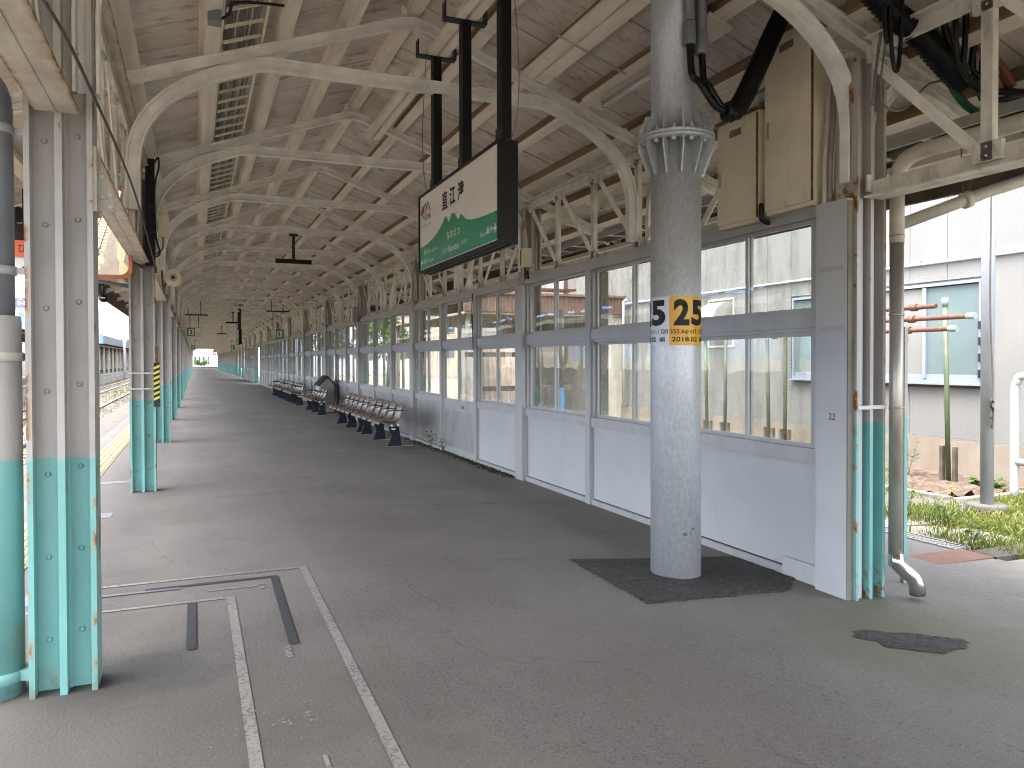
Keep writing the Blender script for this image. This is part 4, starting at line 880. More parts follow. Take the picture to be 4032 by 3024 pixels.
# lamps and planks under the roof
t = empty('lamp_board', (2.92, 3, 4.0), 'pair of cream boards fixed side by side under the right slope, with conduit across', 'board')
for dx in (-.128, .004): MB().obox((XC + 1.12 + dx + .062, 2.8, zr(XC + 1.12 + dx + .062) + .045 - .018), (.058 * ca, 0, -.058 * sa), (0, 3.68, 0), (.010 * sa, 0, .010 * ca)).build('board', purl, t)
MB().tube([(2.35, 5.6, zr(2.35) - .02), (3.38, 5.6, zr(3.38) - .01)], .010, 6).build('conduit', pipe_w, t)
def tubelight(x, y0, y1, lab, grp='tube lamps under the canopy'):
    z = zr(x) + .045; t = empty('tube_lamp', (x, (y0 + y1) / 2, z), lab, 'lamp', grp)
    MB().obox((x, (y0 + y1) / 2 - .1, z - .014), (.11 * ca, 0, -.11 * sa), (0, (y1 - y0) / 2 + .35, 0), (.012 * sa, 0, .012 * ca)).build('back_board', purl, t)
    m = MB(); m.prism([(x - .045, z - .03), (x + .045, z - .06), (x + .028, z - .095), (x - .045, z - .075)], y0, y1, 'y'); m.build('housing', white_p, t)
    MB().tube([(x - .02, y0 + .02, z - .11), (x - .02, y1 - .02, z - .11)], .019, 10).build('tube', tube_m, t)
    for y in (y0 + .01, y1 - .03): MB().box(x - .042, x + .004, y, y + .02, z - .135, z - .086).build('lamp_holder', white_p, t)
    return t
tubelight(XC + 1.68, 4.92, 6.14, 'fluorescent tube lamp under the right slope, partly behind the pole')
tubelight(XC + 2.92, 7.2, 8.4, 'fluorescent tube lamp in the outer eave, seen through the knee bracket'); tubelight(XC + 2.92, 12.7, 13.9, 'fluorescent tube lamp in the outer eave, seen below the station sign')
t = empty('cable_ladder', (.35, 5, 3.95), 'rusty cable ladder filled with grey cables running along the left slope', 'cable ladder')
zl = lambda x: zr(x) + .045 + .035
for x in (.205, .52): MB().obox((x, 20, zl(x)), (.010, 0, 0), (0, 23, 0), (0, 0, .022)).build('side_rail', cream_box, t)
r0 = MB(); r0.obox((.3625, 0, zl(.3625) - .012), (.148 * ca, 0, .148 * sa), (0, .011, 0), (0, 0, .011)); ro = r0.build('rung', cream_box, t); ro.location.y = -.5
for k in range(1, 130): inst(ro, 'rung', t, (0, .30 * k, 0))
for i in range(8):
    x = .25 + i * .032; tag(MB().tube([(x + R.uniform(-.012, .012), y, zl(x) + .035 + R.uniform(-.012, .008)) for y in [-2 + .9 * q for q in range(48)]], .010, 5).build('ladder_cable', [cable_s, pvc, pipe_w][i % 3], t))
MB().box(.15, .20, 8 - 20, 43, zl(.2) + .03, zl(.2) + .06).build('backing', rubber, t)
def rod(pts, lab): return tag(MB().tube(pts, .010, 6).build('conduit', pipe_w), lab, 'conduit', 'thin conduits across the roof slopes')
rod([(.45, 5.5, zr(.45) + .02), (1.15, 5.5, zr(1.15) + .01)], 'thin white conduit crossing the left slope beside the cable ladder')
b = empty('junction_box', (.17, 5.75, 3.8), 'small grey junction box on the purlin left of the cable ladder', 'junction box'); MB().box(.10, .19, 5.70, 5.80, 3.79, 3.87).build('body', pvc, b); MB().tube(smooth_path([(.19, 5.75, 3.83), (.24, 5.72, 3.86), (.27, 5.7, 3.93), (.40, 5.68, 3.95), (.6, 5.6, 3.93)]), .010, 6).build('lead', rubber, b)
def lightbar(y, lab):
    t = empty('light_bar', (1.72, y, 3.3), lab, 'lamp', 'dark hanging light bars')
    MB().box(1.695, 1.745, y - .025, y + .025, 3.325, 3.80).build('stem', darkgrey, t); MB().box(1.64, 1.80, y - .045, y + .045, 3.76, 3.798).build('clamp', darkgrey, t); m = MB(); m.prism([(-.05, 3.245), (.05, 3.245), (.04, 3.325), (-.04, 3.325)], 1.395, 2.045, 'x'); m.v = [(p[0], p[1] + y, p[2]) for p in m.v]; m.build('lamp_trough', brown_dark, t)
    MB().tube([(1.43, y, 3.242), (2.01, y, 3.242)], .012, 8).build('tube', tube_m, t)
lightbar(Y0 + HB * 4, 'nearest dark brown hanging light bar, left of the station sign'); lightbar(Y0 + HB * 13, 'second dark hanging light bar, beyond the far edge-on station sign post'); lightbar(Y0 + HB * 19, 'third dark hanging light bar, smallest, far down the canopy')
def numsign(x0, x1, z0, z1, y, num, left, lab, small=False, top=3.46):
    t = empty('track_number_sign', ((x0 + x1) / 2, y, z0), lab, 'track sign', 'hanging track number signs')
    MB().box(x0, x1, y, y + .10, z0, z1).build('case', signblack, t); w = x1 - x0; h = z1 - z0
    gx0, gx1 = (x0 + .015, x0 + w * .55) if left else (x1 - w * .58, x1 - .015)
    if small: gx0, gx1 = x0 + .01, x1 - .01
    MB().box(gx0, gx1, y - .006, y - .0005, z0 + .015, z1 - .015).build('green_field', signgreen, t)
    if small: text(num, 'number', letterw, t, ((gx0 + gx1) / 2 - .06, y - .008, z0 + h * .22), height=h * .55, bold=.02)
    else:
        MB().box(gx0 + .04, gx1 - .04, y - .009, y - .0065, z0 + .05, z1 - .05).build('number_plate', signwhite, t)
        text(num, 'number', signblack, t, ((gx0 + gx1) / 2 - (.055 if num == '2' else .04), y - .011, z0 + h * .25), height=h * .50, bold=.025)
        wx0, wx1 = (gx1 + .004, x1 - .012) if left else (x0 + .012, gx0 - .004)
        MB().box(wx0, wx1, y - .006, y - .0005, z0 + .015, z1 - .015).build('white_field', signwhite, t)
        text('のりば', 'lettering', signblack, t, (wx0 + .02, y - .008, z0 + h * .30), width=(wx1 - wx0) * .75, height=.05); text('Platform', 'lettering', signblack, t, (wx0 + .02, y - .008, z0 + h * .18), width=(wx1 - wx0) * .7, height=.022)
    for f in (.2, .82): MB().box(x0 + w * f - .012, x0 + w * f + .012, y + .04, y + .06, z1, top).build('hanger_rod', black, t)
    MB().box(x0 - .15, x1 + .25, y + .02, y + .08, top, top + .05).build('cross_bar', darkgrey, t)
    for f in (0.05, .95): MB().box(x0 + w * f, x0 + w * f + .03, y + .03, y + .07, top + .05, max(top + .06, zr(x0 + w * f) - .04)).build('cross_bar_strut', darkgrey, t)
numsign(-.28, .24, 2.42, 2.76, 33.0, '2', True, 'hanging sign with a black 2 in a green frame, on the left', top=3.25); numsign(2.90, 3.42, 2.36, 2.73, 33.0, '1', False, 'hanging sign with a black 1 in a green frame, above the seats on the right')
numsign(-.36, .02, 2.62, 3.05, 84.0, '2', True, 'small far green sign with a 2, on the left before the end of the canopy', True); numsign(3.44, 3.85, 2.62, 3.05, 84.0, '1', False, 'small far green sign with a 1, on the right before the end of the canopy', True)
# ------------------------------------------------------------------ seats
def seat_row(y0, lab):
    t = empty('seat_row', (3.30, y0, -.126), lab, 'seats', 'rows of brown moulded waiting seats'); fl = -.126
    for i in range(5):
        yc = y0 + .12 + .55 * i; prof = [(3.035, .272), (3.028, .295), (3.045, .318), (3.10, .322), (3.18, .312), (3.27, .303), (3.345, .308), (3.40, .330), (3.435, .375), (3.46, .44), (3.482, .51), (3.505, .575), (3.525, .615), (3.545, .630)]
        rings = []; n = len(prof)
        for j, (x, z) in enumerate(prof):
            a, c = prof[max(j - 1, 0)], prof[min(j + 1, n - 1)]; d = Vector((c[0] - a[0], c[1] - a[1])).normalized(); nr = Vector((-d.y, d.x)); w = .222 - .055 * max(0, j - 6) / 7 - (.02 if j < 2 else 0)
            dish = .042 if 2 < j < n - 2 else .012; tk = .012
            topp = [(x + nr.x * dish * (abs(s) ** 2.2), yc + w * s, z + nr.y * dish * (abs(s) ** 2.2)) for s in (-1, -.8, -.5, 0, .5, .8, 1)]
            bot = [(p[0] - nr.x * tk, p[1], p[2] - nr.y * tk) for p in reversed(topp)]; rings.append(topp + bot)
        m = MB(); m.smooth = True; m.rings(rings); m.build('seat_shell', seat_m, t)
        m = MB(); m.tube(smooth_path([(3.11, yc - .255, .33), (3.115, yc - .255, .43), (3.155, yc - .255, .505), (3.24, yc - .255, .535), (3.36, yc - .255, .535), (3.47, yc - .255, .525)], 4), .010, 7); m.build('armrest', arm_m, t)
    for x in (3.255, 3.375): MB().tube([(x, y0 - .10, .262), (x, y0 + 2.50, .262)], .024, 10).build('beam', bin_m, t)
    for i, yy in enumerate((y0 - .02, y0 + 1.21, y0 + 2.42)):
        m = MB(); m.prism([(3.19, fl + .008), (3.445, fl + .008), (3.405, .235), (3.22, .235), (3.225, .17), (3.265, .06)], yy - .014, yy + .014, 'y'); g = m.build('leg', navy, t)
        MB().box(3.02, 3.66, yy - .03, yy + .03, fl + .001, fl + .0075).build('foot_bar', foot_m, t)
        if i == 0: MB().box(3.265, 3.335, yy - .0165, yy - .0145, .175, .205).build('maker_plate', letterw, g)
    m = MB()
    for x in (3.255, 3.375): m.sphere((x, y0 - .105, .262), .026, 8)
    tag(m.build('beam_caps', letterw, t), kind='stuff')
for y, lab in ((13.55, 'nearest row of five brown seats, in front of the turquoise column'), (16.45, 'second row of five brown seats, right behind the nearest row'), (22.1, 'middle row of five brown seats, in front of the house shaped bin'), (27.1, 'nearest row of the furthest brown seats, beyond the bin'), (30.3, 'middle row of the furthest brown seats'), (33.5, 'last row of brown seats, furthest from the camera')): seat_row(y, lab)
t = empty('litter_bin', (3.68, 24, -.14), 'grey house shaped litter bin with a dark pitched lid behind the middle seats', 'litter bin')
MB().box(3.48, 3.90, 23.4, 24.3, -.13, .70).build('body', bin_m, t); m = MB(); m.prism([(3.43, .66), (3.69, .93), (3.95, .66), (3.95, .70), (3.69, .975), (3.43, .70)], 23.36, 24.36, 'y'); m.build('lid', brown_dark, t); m = MB(); m.prism([(3.48, .70), (3.90, .70), (3.69, .915)], 23.401, 24.29, 'y'); m.build('gable', bin_m, t); MB().box(3.46, 3.479, 23.5, 24.2, .45, .62).build('flap', white_p, t); MB().box(3.901, 3.925, 23.38, 24.32, -.12, .69).build('side_trim', brown_dark, t)
# ------------------------------------------------------------------ left side fittings
t = empty('rain_pipe', (-.79, 3.86, 0), 'grey plastic downpipe in a white and turquoise steel sleeve at the left edge', 'drain pipe')
m = MB(); m.lathe([(.098, -.02), (.098, 1.62), (.094, 1.625)], (-.79, 3.86, 0), 28); m.build('sleeve', colpaint('sleeve paint', 1.01), t)
MB().tube([(-.79, 3.86, 1.60), (-.79, 3.86, 2.50)] + bez((-.79, 3.86, 2.50), (-.79, 3.86, 2.62), (-.86, 3.86, 2.66), (-1.0, 3.86, 2.67), 7) + [(-2.0, 3.86, 2.75)], .076, 20).build('pipe', pvc, t)
for z, r, mt_ in ((2.40, .081, alum), (1.80, .081, alum), (1.43, .104, pipe_w)):
    m = MB(); m.lathe([(r, z), (r + .004, z + .003), (r + .004, z + .035), (r, z + .038)], (-.79, 3.86, 0), 24); m.build('clamp_band', mt_, t); MB().box(-.79 + r - .005, -.655, 3.85, 3.87, z + .005, z + .033).build('clamp_arm', alum if r < .1 else rustm, t)
m = MB(); m.lathe([(.102, .06), (.106, .063), (.106, .105), (.102, .108)], (-.79, 3.86, 0), 24); m.build('foot_band', colm, t); m = MB(); m.bar((-.70, 3.82, .085), (-.64, 3.80, .085), .03, .045); m.build('foot_band_arm', colm, t)
for dx in (-.012, .012): MB().box(-.80 + dx - .006, -.80 + dx + .006, 3.735, 3.765, .06, .11).build('band_lug', colm, t)
t = empty('striped_bar', (-.386, 9.18, .95), 'short yellow and black striped bar strapped to the second left column', 'bar')
m = MB()
for i in range(14):      # slanted stripes wrapped round the square bar
    z = 1.0 + i * .028; m.cur = i % 2
    for (xa, xb, ya, yb, d) in ((-.414, -.356, 9.10, 9.10, 1), (-.356, -.356, 9.10, 9.16, 0)):
        m.add([(xa, ya, z + (.0 if d else .028)), (xb, yb, z + (.028 if d else .028)), (xb, yb, z + .056), (xa, ya, z + (.028 if d else .056))], [(0, 1, 2, 3)])
m.box(-.413, -.357, 9.102, 9.16, 1.0, 1.41); m.build('striped_sleeve', [yellow, signblack], t)
MB().box(-.417, -.353, 9.097, 9.165, .935, 1.001).build('end_cap', darkgrey, t); MB().box(-.395, -.372, 9.115, 9.14, 1.42, 1.60).build('grip', rustm, t)
for z in (1.12, 1.29): MB().box(-.66, -.35, 9.198, 9.204, z, z + .016).build('strap', alum, t)
t = empty('cable_duct', (-.43, 9.1, 2.46), 'tall black rectangular duct fixed beside the second left column head', 'duct')
MB().box(-.475, -.388, 9.05, 9.14, 2.47, 3.60).build('body', black, t)
for z in (3.08, 2.80): MB().box(-.48, -.383, 9.045, 9.145, z, z + .02).build('band', darkgrey, t)
MB().box(-.485, -.40, 9.04, 9.15, 2.455, 2.78).build('foot_box', black, t); MB().tube(smooth_path([(-.39, 9.08, 3.56), (-.35, 9.06, 3.62), (-.345, 9.05, 3.50), (-.385, 9.06, 3.3), (-.38, 9.05, 2.8), (-.34, 9.05, 2.60), (-.38, 9.05, 2.55)]), .009, 6).build('lead', rubber, t)
t = empty('junction_box', (-.31, 9.22, 2.9), 'cream junction box beside the black duct on the left row', 'junction box'); MB().box(-.36, -.255, 9.19, 9.27, 2.79, 3.03).build('body', cream_box, t); MB().tube(smooth_path([(-.31, 9.22, 2.79), (-.32, 9.2, 2.66), (-.40, 9.15, 2.58)]), .012, 6).build('lead', pvc, t)
t = empty('junction_box', (3.94, 9.0, 2.6), 'yellowed junction box between the station sign and the second right column', 'junction box'); MB().box(3.88, 3.99, 8.93, 9.12, 2.62, 2.86).build('body', cream_box, t); MB().tube(smooth_path([(3.93, 9.0, 2.62), (3.93, 8.99, 2.52), (3.97, 8.98, 2.48), (3.96, 9.0, 2.58)]), .010, 6).build('lead', rubber, t); MB().box(3.873, 3.8795, 9.01, 9.03, 2.64, 2.84).build('hinge', rustm, t)
t = empty('junction_box', (3.94, 20.4, 2.4), 'grey box at the header above the third right column', 'junction box'); MB().box(3.86, 3.98, 20.1, 20.3, 2.45, 2.85).build('body', bin_m, t); MB().tube([(3.92, 20.2, 2.45), (3.92, 20.2, 2.3)], .012, 6).build('lead', rubber, t)
t = empty('loudspeaker', (-.27, 11.6, 2.58), 'oval cream loudspeaker horn facing the camera on the left row', 'loudspeaker')
m = MB(); m.tube([(-.27, 11.50, 2.575), (-.27, 11.515, 2.575), (-.27, 11.60, 2.58), (-.27, 11.72, 2.58)], [.104, .100, .055, .04], 20); m.v = [(p[0], p[1], 2.575 + (p[2] - 2.575) * 1.22) for p in m.v]; m.build('horn', cream_box, t)
m = MB(); m.tube([(-.27, 11.492, 2.58), (-.27, 11.499, 2.58)], [.05, .055], 16); m.build('throat', pipe_w, t); MB().box(-.29, -.25, 11.47, 11.4915, 2.56, 2.60).build('driver', darkgrey, t)
MB().tube(smooth_path([(-.27, 11.7, 2.58), (-.34, 11.72, 2.58), (-.40, 11.74, 2.45), (-.42, 11.75, 2.7)]), .012, 6).build('bracket', rustm, t)
mr = empty('platform_mirror', (-1.0, 8.5, 2.6), 'orange rimmed convex mirror showing the railway tracks, behind the nearest column', 'mirror')
nx = Vector((-.122, -.97, -.21)).normalized(); ux = Vector((0, 0, 1)).cross(nx).normalized(); uy = nx.cross(ux)
C0 = Vector((-1.02, 8.5, 2.70)); hw, hh, rc = .42, .43, .10
def rr_pt(a, c, k=0): return C0 + ux * a + uy * c + nx * k
outl = []
for (sx, sy, a0) in ((1, 1, 0), (-1, 1, 90), (-1, -1, 180), (1, -1, 270)):
    for q in range(6): a = math.radians(a0 + 18 * q); outl.append((sx * (hw - rc) + rc * math.cos(a), sy * (hh - rc) + rc * math.sin(a)))
m = MB(); rings = []
for s in (1.0, .8, .6, .4, .2, .02): rings.append([rr_pt(a * s, c * s, .05 - .05 * (((a * s) / hw) ** 2 + ((c * s) / hh) ** 2) / 2 - .01) for a, c in outl])
m.smooth = True; m.rings(rings, True, False); m.build('mirror_glass', mirror_m, mr)
m = MB(); m.rings([[rr_pt(a * s, c * s, k) for a, c in outl] for s, k in ((.985, -.02), (1.06, -.015), (1.06, .02), (.985, .018), (.985, -.02))], True, False); m.build('rim', orange, mr)
m = MB(); m.rings([[rr_pt(a * .98, c * .98, k) for a, c in outl] for k in (-.02, -.04)]); m.build('back', darkgrey, mr)
for s in (-1, 1): MB().tube([tuple(rr_pt(.42, .18 * s, -.03)), (-.60, 8.62, 2.45 + .2 * (s > 0)), (-.52, 9.2, 2.45 + .2 * (s > 0))], .014, 7).build('arm', rustm, mr)
t = empty('hinge_plate', (-.38, 3.84, 2.2), 'bolted steel hinge plate on the right flange of the nearest column', 'bracket')
MB().box(-.402, -.388, 3.75, 3.93, 2.08, 2.36).build('strap', pipe_w, t); MB().box(-.388, -.325, 3.80, 3.812, 2.09, 2.175).build('plate', bin_m, t); MB().box(-.388, -.355, 3.80, 3.812, 2.176, 2.27).build('plate', bin_m, t)
for x_, z_ in ((-.37, 2.15), (-.34, 2.11), (-.34, 2.16), (-.372, 2.24)): MB().cyl((x_, 3.80, z_), (x_, 3.792, z_), .010, 8).build('bolt', pipe_w, t)
t = empty('wire_rope', (-.378, 5, 2.5), 'dark twisted wire rope slanting across the left girder', 'rope'); MB().tube(smooth_path([(-.378, 2.46, 2.43), (-.378, 3.28, 2.51), (-.378, 5.9, 2.60), (-.378, 9.03, 2.42)], 10), .0065, 6).build('rope', wire_m, t); MB().box(-.40, -.37, 9.0, 9.09, 2.38, 2.44).build('anchor', rustm, t)
t = empty('stop_marker', (-1.3, 8.0, 2.4), 'orange hanging marker board with black lettering between the downpipe and the nearest column', 'marker sign')
MB().box(-1.62, -1.10, 8.0, 8.02, 2.372, 2.515).build('board', signred, t); text('ひすい', 'lettering', signblack, t, (-1.452, 7.997, 2.405), width=.20, height=.075)
MB().box(-1.42, -1.40, 8.01, 8.03, 2.516, 2.98).build('hanger', black, t)
m = MB(); m.tube([(-1.37, 7.95, 2.60), (-1.37, 8.05, 2.60)], [.072, .06], 18); m.build('lamp_hood', black, t); MB().box(-1.46, -1.33, 7.97, 8.05, 2.67, 2.80).build('lamp_box', black, t)
m = MB(); m.tube([(-1.45, 8.03, 2.33), (-1.45, 8.07, 2.33)], [.10, .10], 20); m.build('dial', black, t); m = MB(); m.tube([(-1.47, 8.024, 2.33), (-1.47, 8.028, 2.33)], [.07, .07], 20); m.build('dial_face', letterw, t)
t = empty('dome_lamp', (-1.22, 12.5, 2.4), 'black ball shaped lamp hanging from a grey pipe under the left eave', 'lamp'); MB().tube([(-2.0, 12.5, 2.69), (-.62, 12.5, 2.49)], .028, 10).build('cross_pipe', pvc, t); MB().cyl((-1.22, 12.5, 2.40), (-1.22, 12.5, 2.58), .012, 8).build('stem', black, t); m = MB(); m.sphere((-1.22, 12.5, 2.345), .062, 14); m.build('globe', black, t); MB().box(-1.25, -1.19, 12.432, 12.436, 2.338, 2.352).build('plate', letterw, t); MB().tube(smooth_path([(-1.22, 12.5, 2.56), (-1.27, 12.5, 2.53), (-1.33, 12.5, 2.58)]), .008, 6).build('lead', black, t)
# wiring along the wall
tag(MB().tube(smooth_path([(3.985, 11.16, 2.46), (3.975, 11.17, 2.2), (3.985, 11.17, 1.9), (3.985, 11.15, 1.6)]), .008, 6).build('door_lead', rubber), 'black lead hanging down the aluminium post beside the sliding door', 'cable')
def sprig(name, x, y, z, h, n, mat, lab, cat='plant', grp=None, spread=.1, ls=.05):
    t = empty(name, (x, y, z), lab, cat, grp); m = MB(); l = MB()
    for i in range(n):
        a = R.uniform(0, 6.28); tip = (x + R.gauss(0, spread), y + R.gauss(0, spread), z + h * R.uniform(.55, 1)); m.tube([(x + R.gauss(0, .01), y + R.gauss(0, .01), z), ((x + tip[0]) / 2, (y + tip[1]) / 2, z + h * .45), tip], .003, 4)
        for k in range(7):
            f = R.uniform(.35, 1.05); p = Vector((x + (tip[0] - x) * f, y + (tip[1] - y) * f, z + (tip[2] - z) * f)); a = R.uniform(0, 6.28); s = ls * R.uniform(.6, 1.2); d = Vector((math.cos(a), math.sin(a), R.uniform(-.3, .5))) * s; w = Vector((-math.sin(a), math.cos(a), R.uniform(-.2, .2))) * s * .38
            l.add([p, p + d * .5 + w, p + d, p + d * .5 - w], [(0, 1, 2, 3)])
    m.build('stems', mat, t); tag(l.build('leaves', mat, t)); return t
sprig('weed', 3.93, 13.25, -.155, .34, 4, leaf, 'green weed growing at the foot of the glazed wall, left of the turquoise strip', 'weed', None, .05, .07); sprig('weed', 3.92, 12.5, -.155, .26, 4, leaf, 'smaller weed at the wall foot beside the sliding door frame', 'weed', None, .05, .07)
# ================================================================== YARD ON THE RIGHT
def gz(x): return -.20 - .033 * max(0, x - 5)
b = MB(); gx = [4.12, 5, 6, 7, 8, 9.5, 10.8, 14, 40, 150, 2500]; gy = [-60, 0, 4, 8, 14, 30, 60, 168, 400, 3000]
b.add([(x, y, -.205 if x < 5 else (gz(x) if x < 14 else -.42) ) for y in gy for x in gx], [(j * 11 + i, j * 11 + i + 1, (j + 1) * 11 + i + 1, (j + 1) * 11 + i) for j in range(9) for i in range(10)])
tag(b.build('yard_ground', groundm), kind='structure')
b = MB(); b.box(-2500, -8.9, -60, 3000, -1.3, -1.1); b.box(-2500, 2500, 700, 3000, -1.35, -1.15); b.box(-2500, 2500, -1500, -60, -1.3, -1.1); b.add([(-8.85, 168.05, -.99), (4.12, 168.05, -.3), (60, 168.05, -.43), (60, 700, -.43), (-8.85, 700, -1.0), (-2.2, 168.05, -.99), (-2.2, 700, -.99), (-1.0, 168.05, -.2), (-1.0, 700, -.3)], [(7, 1, 2, 3, 8), (5, 7, 8, 6)]); tag(b.build('ground', groundm), kind='structure')
yard_slab = []
def slab(x0, x1, y0, y1, lab, mat=conc_l, t=.03, z=None, jag=0):
    m = MB(); z = gz((x0 + x1) / 2) if z is None else z
    P = [(x0, y0), (x1, y0), (x1, y1), (x0, y1)]
    if jag: P = [(p[0] + R.uniform(-jag, jag), p[1] + R.uniform(-jag, jag)) for a, c in zip(P, P[1:] + P[:1]) for p in (a, (a[0] * .5 + c[0] * .5, a[1] * .5 + c[1] * .5))]
    m.prism(P, z - .1, z + t); return tag(m.build('paving_slab', mat), lab, 'paving slab', 'concrete slabs in the yard')
slab(5.10, 5.98, 3.42, 4.16, 'concrete slab nearest the downpipe foot, at the right edge'); slab(6.0, 6.95, 3.30, 4.16, 'concrete slab beyond the first slab, by the raised kerb'); slab(5.10, 6.2, 2.3, 3.40, 'concrete slab at the right edge, closest to the camera')
slab(6.06, 7.4, 4.22, 4.46, 'raised kerb slab at the end of the red brown plate', conc, .06); slab(6.14, 6.95, 4.62, 5.20, 'broken concrete slab beside the drain grating, among grass', conc_l, .025, None, .06); slab(6.15, 7.2, 5.5, 7.4, 'long pale slab behind the drain grating, left of the grass', conc_l, .015, None, .05)
slab(7.25, 8.6, 5.2, 8.0, 'mossy slab in front of the soil bed kerb', conc, .012, None, .05)
m = MB(); m.box(5.0, 6.02, 4.22, 4.52, -.24, -.188); tag(m.build('cover_plate', red_plate), 'flat red brown cover plate lying behind the downpipe', 'cover plate')
t = empty('drain_grating', (6.06, 7, -.2), 'long galvanised drain grating sunk in the yard beside the grass', 'drain grating')
MB().box(5.965, 6.145, 4.52, 13, -.30, -.232).build('channel', voidm, t)
for x in (5.96, 6.135): MB().box(x, x + .016, 4.52, 13, -.25, -.185).build('edge_bar', grate_m, t)
for i in range(4): MB().box(5.99 + .034 * i, 6.004 + .034 * i, 4.53, 13, -.225, -.190).build('long_bar', grate_m, t)
m = MB()
for k in range(170): m.box(5.976, 6.134, 4.55 + k * .05, 4.565 + k * .05, -.226, -.1915)
tag(m.build('cross_bars', grate_m, t), kind='stuff')
m = MB(); m.prism([(4.30, 3.55), (4.9, 3.30), (6.2, 1.6), (9, -2), (9, -5), (3.6, -5), (3.9, 2.4), (4.02, 3.2)], -.20, -.172); 
t = empty('soil_bed', (9, 7.5, -.35), 'bare soil bed with a low stone kerb below the white building', 'flower bed')
m = MB(); V = []; nx_, ny_ = 26, 24
for j in range(ny_):
    for i in range(nx_):
        x, y = 8.55 + 2.2 * i / (nx_ - 1), 6.6 + 5.6 * j / (ny_ - 1); V.append((x, y, gz(x) + .05 + .05 * math.sin(i * 1.7 + j) * math.cos(j * 1.3) + R.uniform(-.02, .03)))
m.add(V, [(j * nx_ + i, j * nx_ + i + 1, (j + 1) * nx_ + i + 1, (j + 1) * nx_ + i) for j in range(ny_ - 1) for i in range(nx_ - 1)]); m.build('earth', soil, t)
for k in range(7): MB().box(8.40, 8.52, 6.5 + k * .82, 7.3 + k * .82, gz(8.5) - .1, gz(8.5) + .07).build('kerb_stone', stone_m, t)
for k in range(3): MB().box(8.53 + k * .78, 9.29 + k * .78, 6.42, 6.52, gz(9.2) - .1, gz(9.2) + .07).build('kerb_stone', stone_m, t)
# white building
bl = empty('white_building', (10.8, 12, -.4), 'white rendered station building with a stained brown plinth and wide blue grey windows', 'building')
MB().box(10.83, 18, 1, 32, -.6, 6.2).build('wall', wall_b, bl)
b_ = MB().box(10.76, 10.829, 1, 32, -.6, .175).build('plinth', plinth_m, bl); MB().box(10.775, 10.829, 1, 32, .178, .20).build('plinth_cap', wall_b, bl)
pw = .672; WIN = [(7.74, 11.62, 1.06, 2.62), (2.9, 6.4, 1.06, 2.62), (18.9, 20.6, 1.0, 2.5)]
def pnl(y0, y1, z0, z1): return MB().box(10.80, 10.829, y0 + .004, y1 - .004, z0, z1 - .008).build('wall_panel', wall_b, bl)
pA = pnl(1.0, 1.0 + pw, 3.95, 6.2); pB = pnl(1.0, 1.0 + pw, 2.95, 3.95); pC = pnl(1.0, 1.0 + pw, .205, 2.95); base = 8.345 - 11 * pw
for o in (pA, pB, pC): o.location.y += base - 1.0
nP = int((32 - base) / pw)
for k in range(1, nP):
    y0_, y1_ = base + k * pw, base + (k + 1) * pw
    inst(pA, 'wall_panel', bl, (0, k * pw, 0)); inst(pB, 'wall_panel', bl, (0, k * pw, 0))
    w_ = [w for w in WIN if y1_ > w[0] - .02 and y0_ < w[1] + .02]
    if not w_: inst(pC, 'wall_panel', bl, (0, k * pw, 0))
    else:
        pnl(y0_, y1_, .205, 1.0); pnl(y0_, y1_, 2.66, 2.95)
        if y0_ < w_[0][0] - .1: pnl(y0_, w_[0][0] - .04, 1.0, 2.66)
        if y1_ > w_[0][1] + .1: pnl(w_[0][1] + .04, y1_, 1.0, 2.66)
MB().tube([(10.77, 1, 2.95), (10.77, 32, 2.95)], .022, 8).build('ledge_pipe', white_p, bl)
for k in range(46): MB().box(10.745, 10.80, 1.4 + k * pw, 1.43 + k * pw, 2.975, 3.0).build('pipe_clip', bluefr, bl)
for (ya, yb, za, zb) in WIN:
    m = MB(); ring(m, 10.74, 10.83, ya, yb, za, zb, .045); wf = m.build('window', bluefr, bl); n = max(2, round((yb - ya) / .95))
    MB().box(10.70, 10.825, ya - .05, yb + .05, za - .03, za - .001).build('window_sill', bluefr, wf)
    for k in range(1, n): MB().box(10.745, 10.80, ya + (yb - ya) * k / n - .03, ya + (yb - ya) * k / n + .03, za + .06, zb - .06).build('mullion', bluefr, wf)
    for k in range(n): MB().box(10.785, 10.79, ya + (yb - ya) * k / n + .02, ya + (yb - ya) * (k + 1) / n - .02, za + .06, zb - .06).build('pane', obsc2 if k == 1 else obsc, wf); MB().box(10.77, 10.784, ya + (yb - ya) * k / n + .03, ya + (yb - ya) * (k + 1) / n - .03, za + .045, za + .13).build('sash_rail', bluefr, wf)
for k in range(4): MB().box(10.70, 10.76, 7.74, 7.77, 1.15 + .24 * k, 1.27 + .24 * k).build('hook_bracket', darkgrey, bl)
h = MB(); P = [(10.79, 2.30)] + [(10.79 - .36 * math.sin(a), 2.30 + .36 * math.cos(a)) for a in (math.pi / 2 * i / 8 for i in range(9))]; h.smooth = False; h.prism([(10.80, 2.28)] + [(10.80 - .46 * math.sin(a), 2.28 + .42 * math.cos(a)) for a in (math.pi / 2 * i / 8 for i in range(9))], 13.55, 14.15, 'y'); h.build('vent_hood', grate_m, bl)
m = MB(); ring(m, 10.78, 10.81, 13.4, 14.3, 1.7, 2.78, .04); m.build('vent_frame', cream_wall, bl)
MB().cyl((10.70, 5.9, 3.3), (10.81, 5.9, 3.3), .035, 8).build('wall_lamp', conc_l, bl)
MB().tube(smooth_path([(10.78, 16.6, 6), (10.77, 16.7, 4.6), (10.77, 16.8, 4.35), (10.76, 17.2, 3.9), (10.75, 17.6, 3.5)]), .012, 5).build('wall_cable', cable_s, bl)
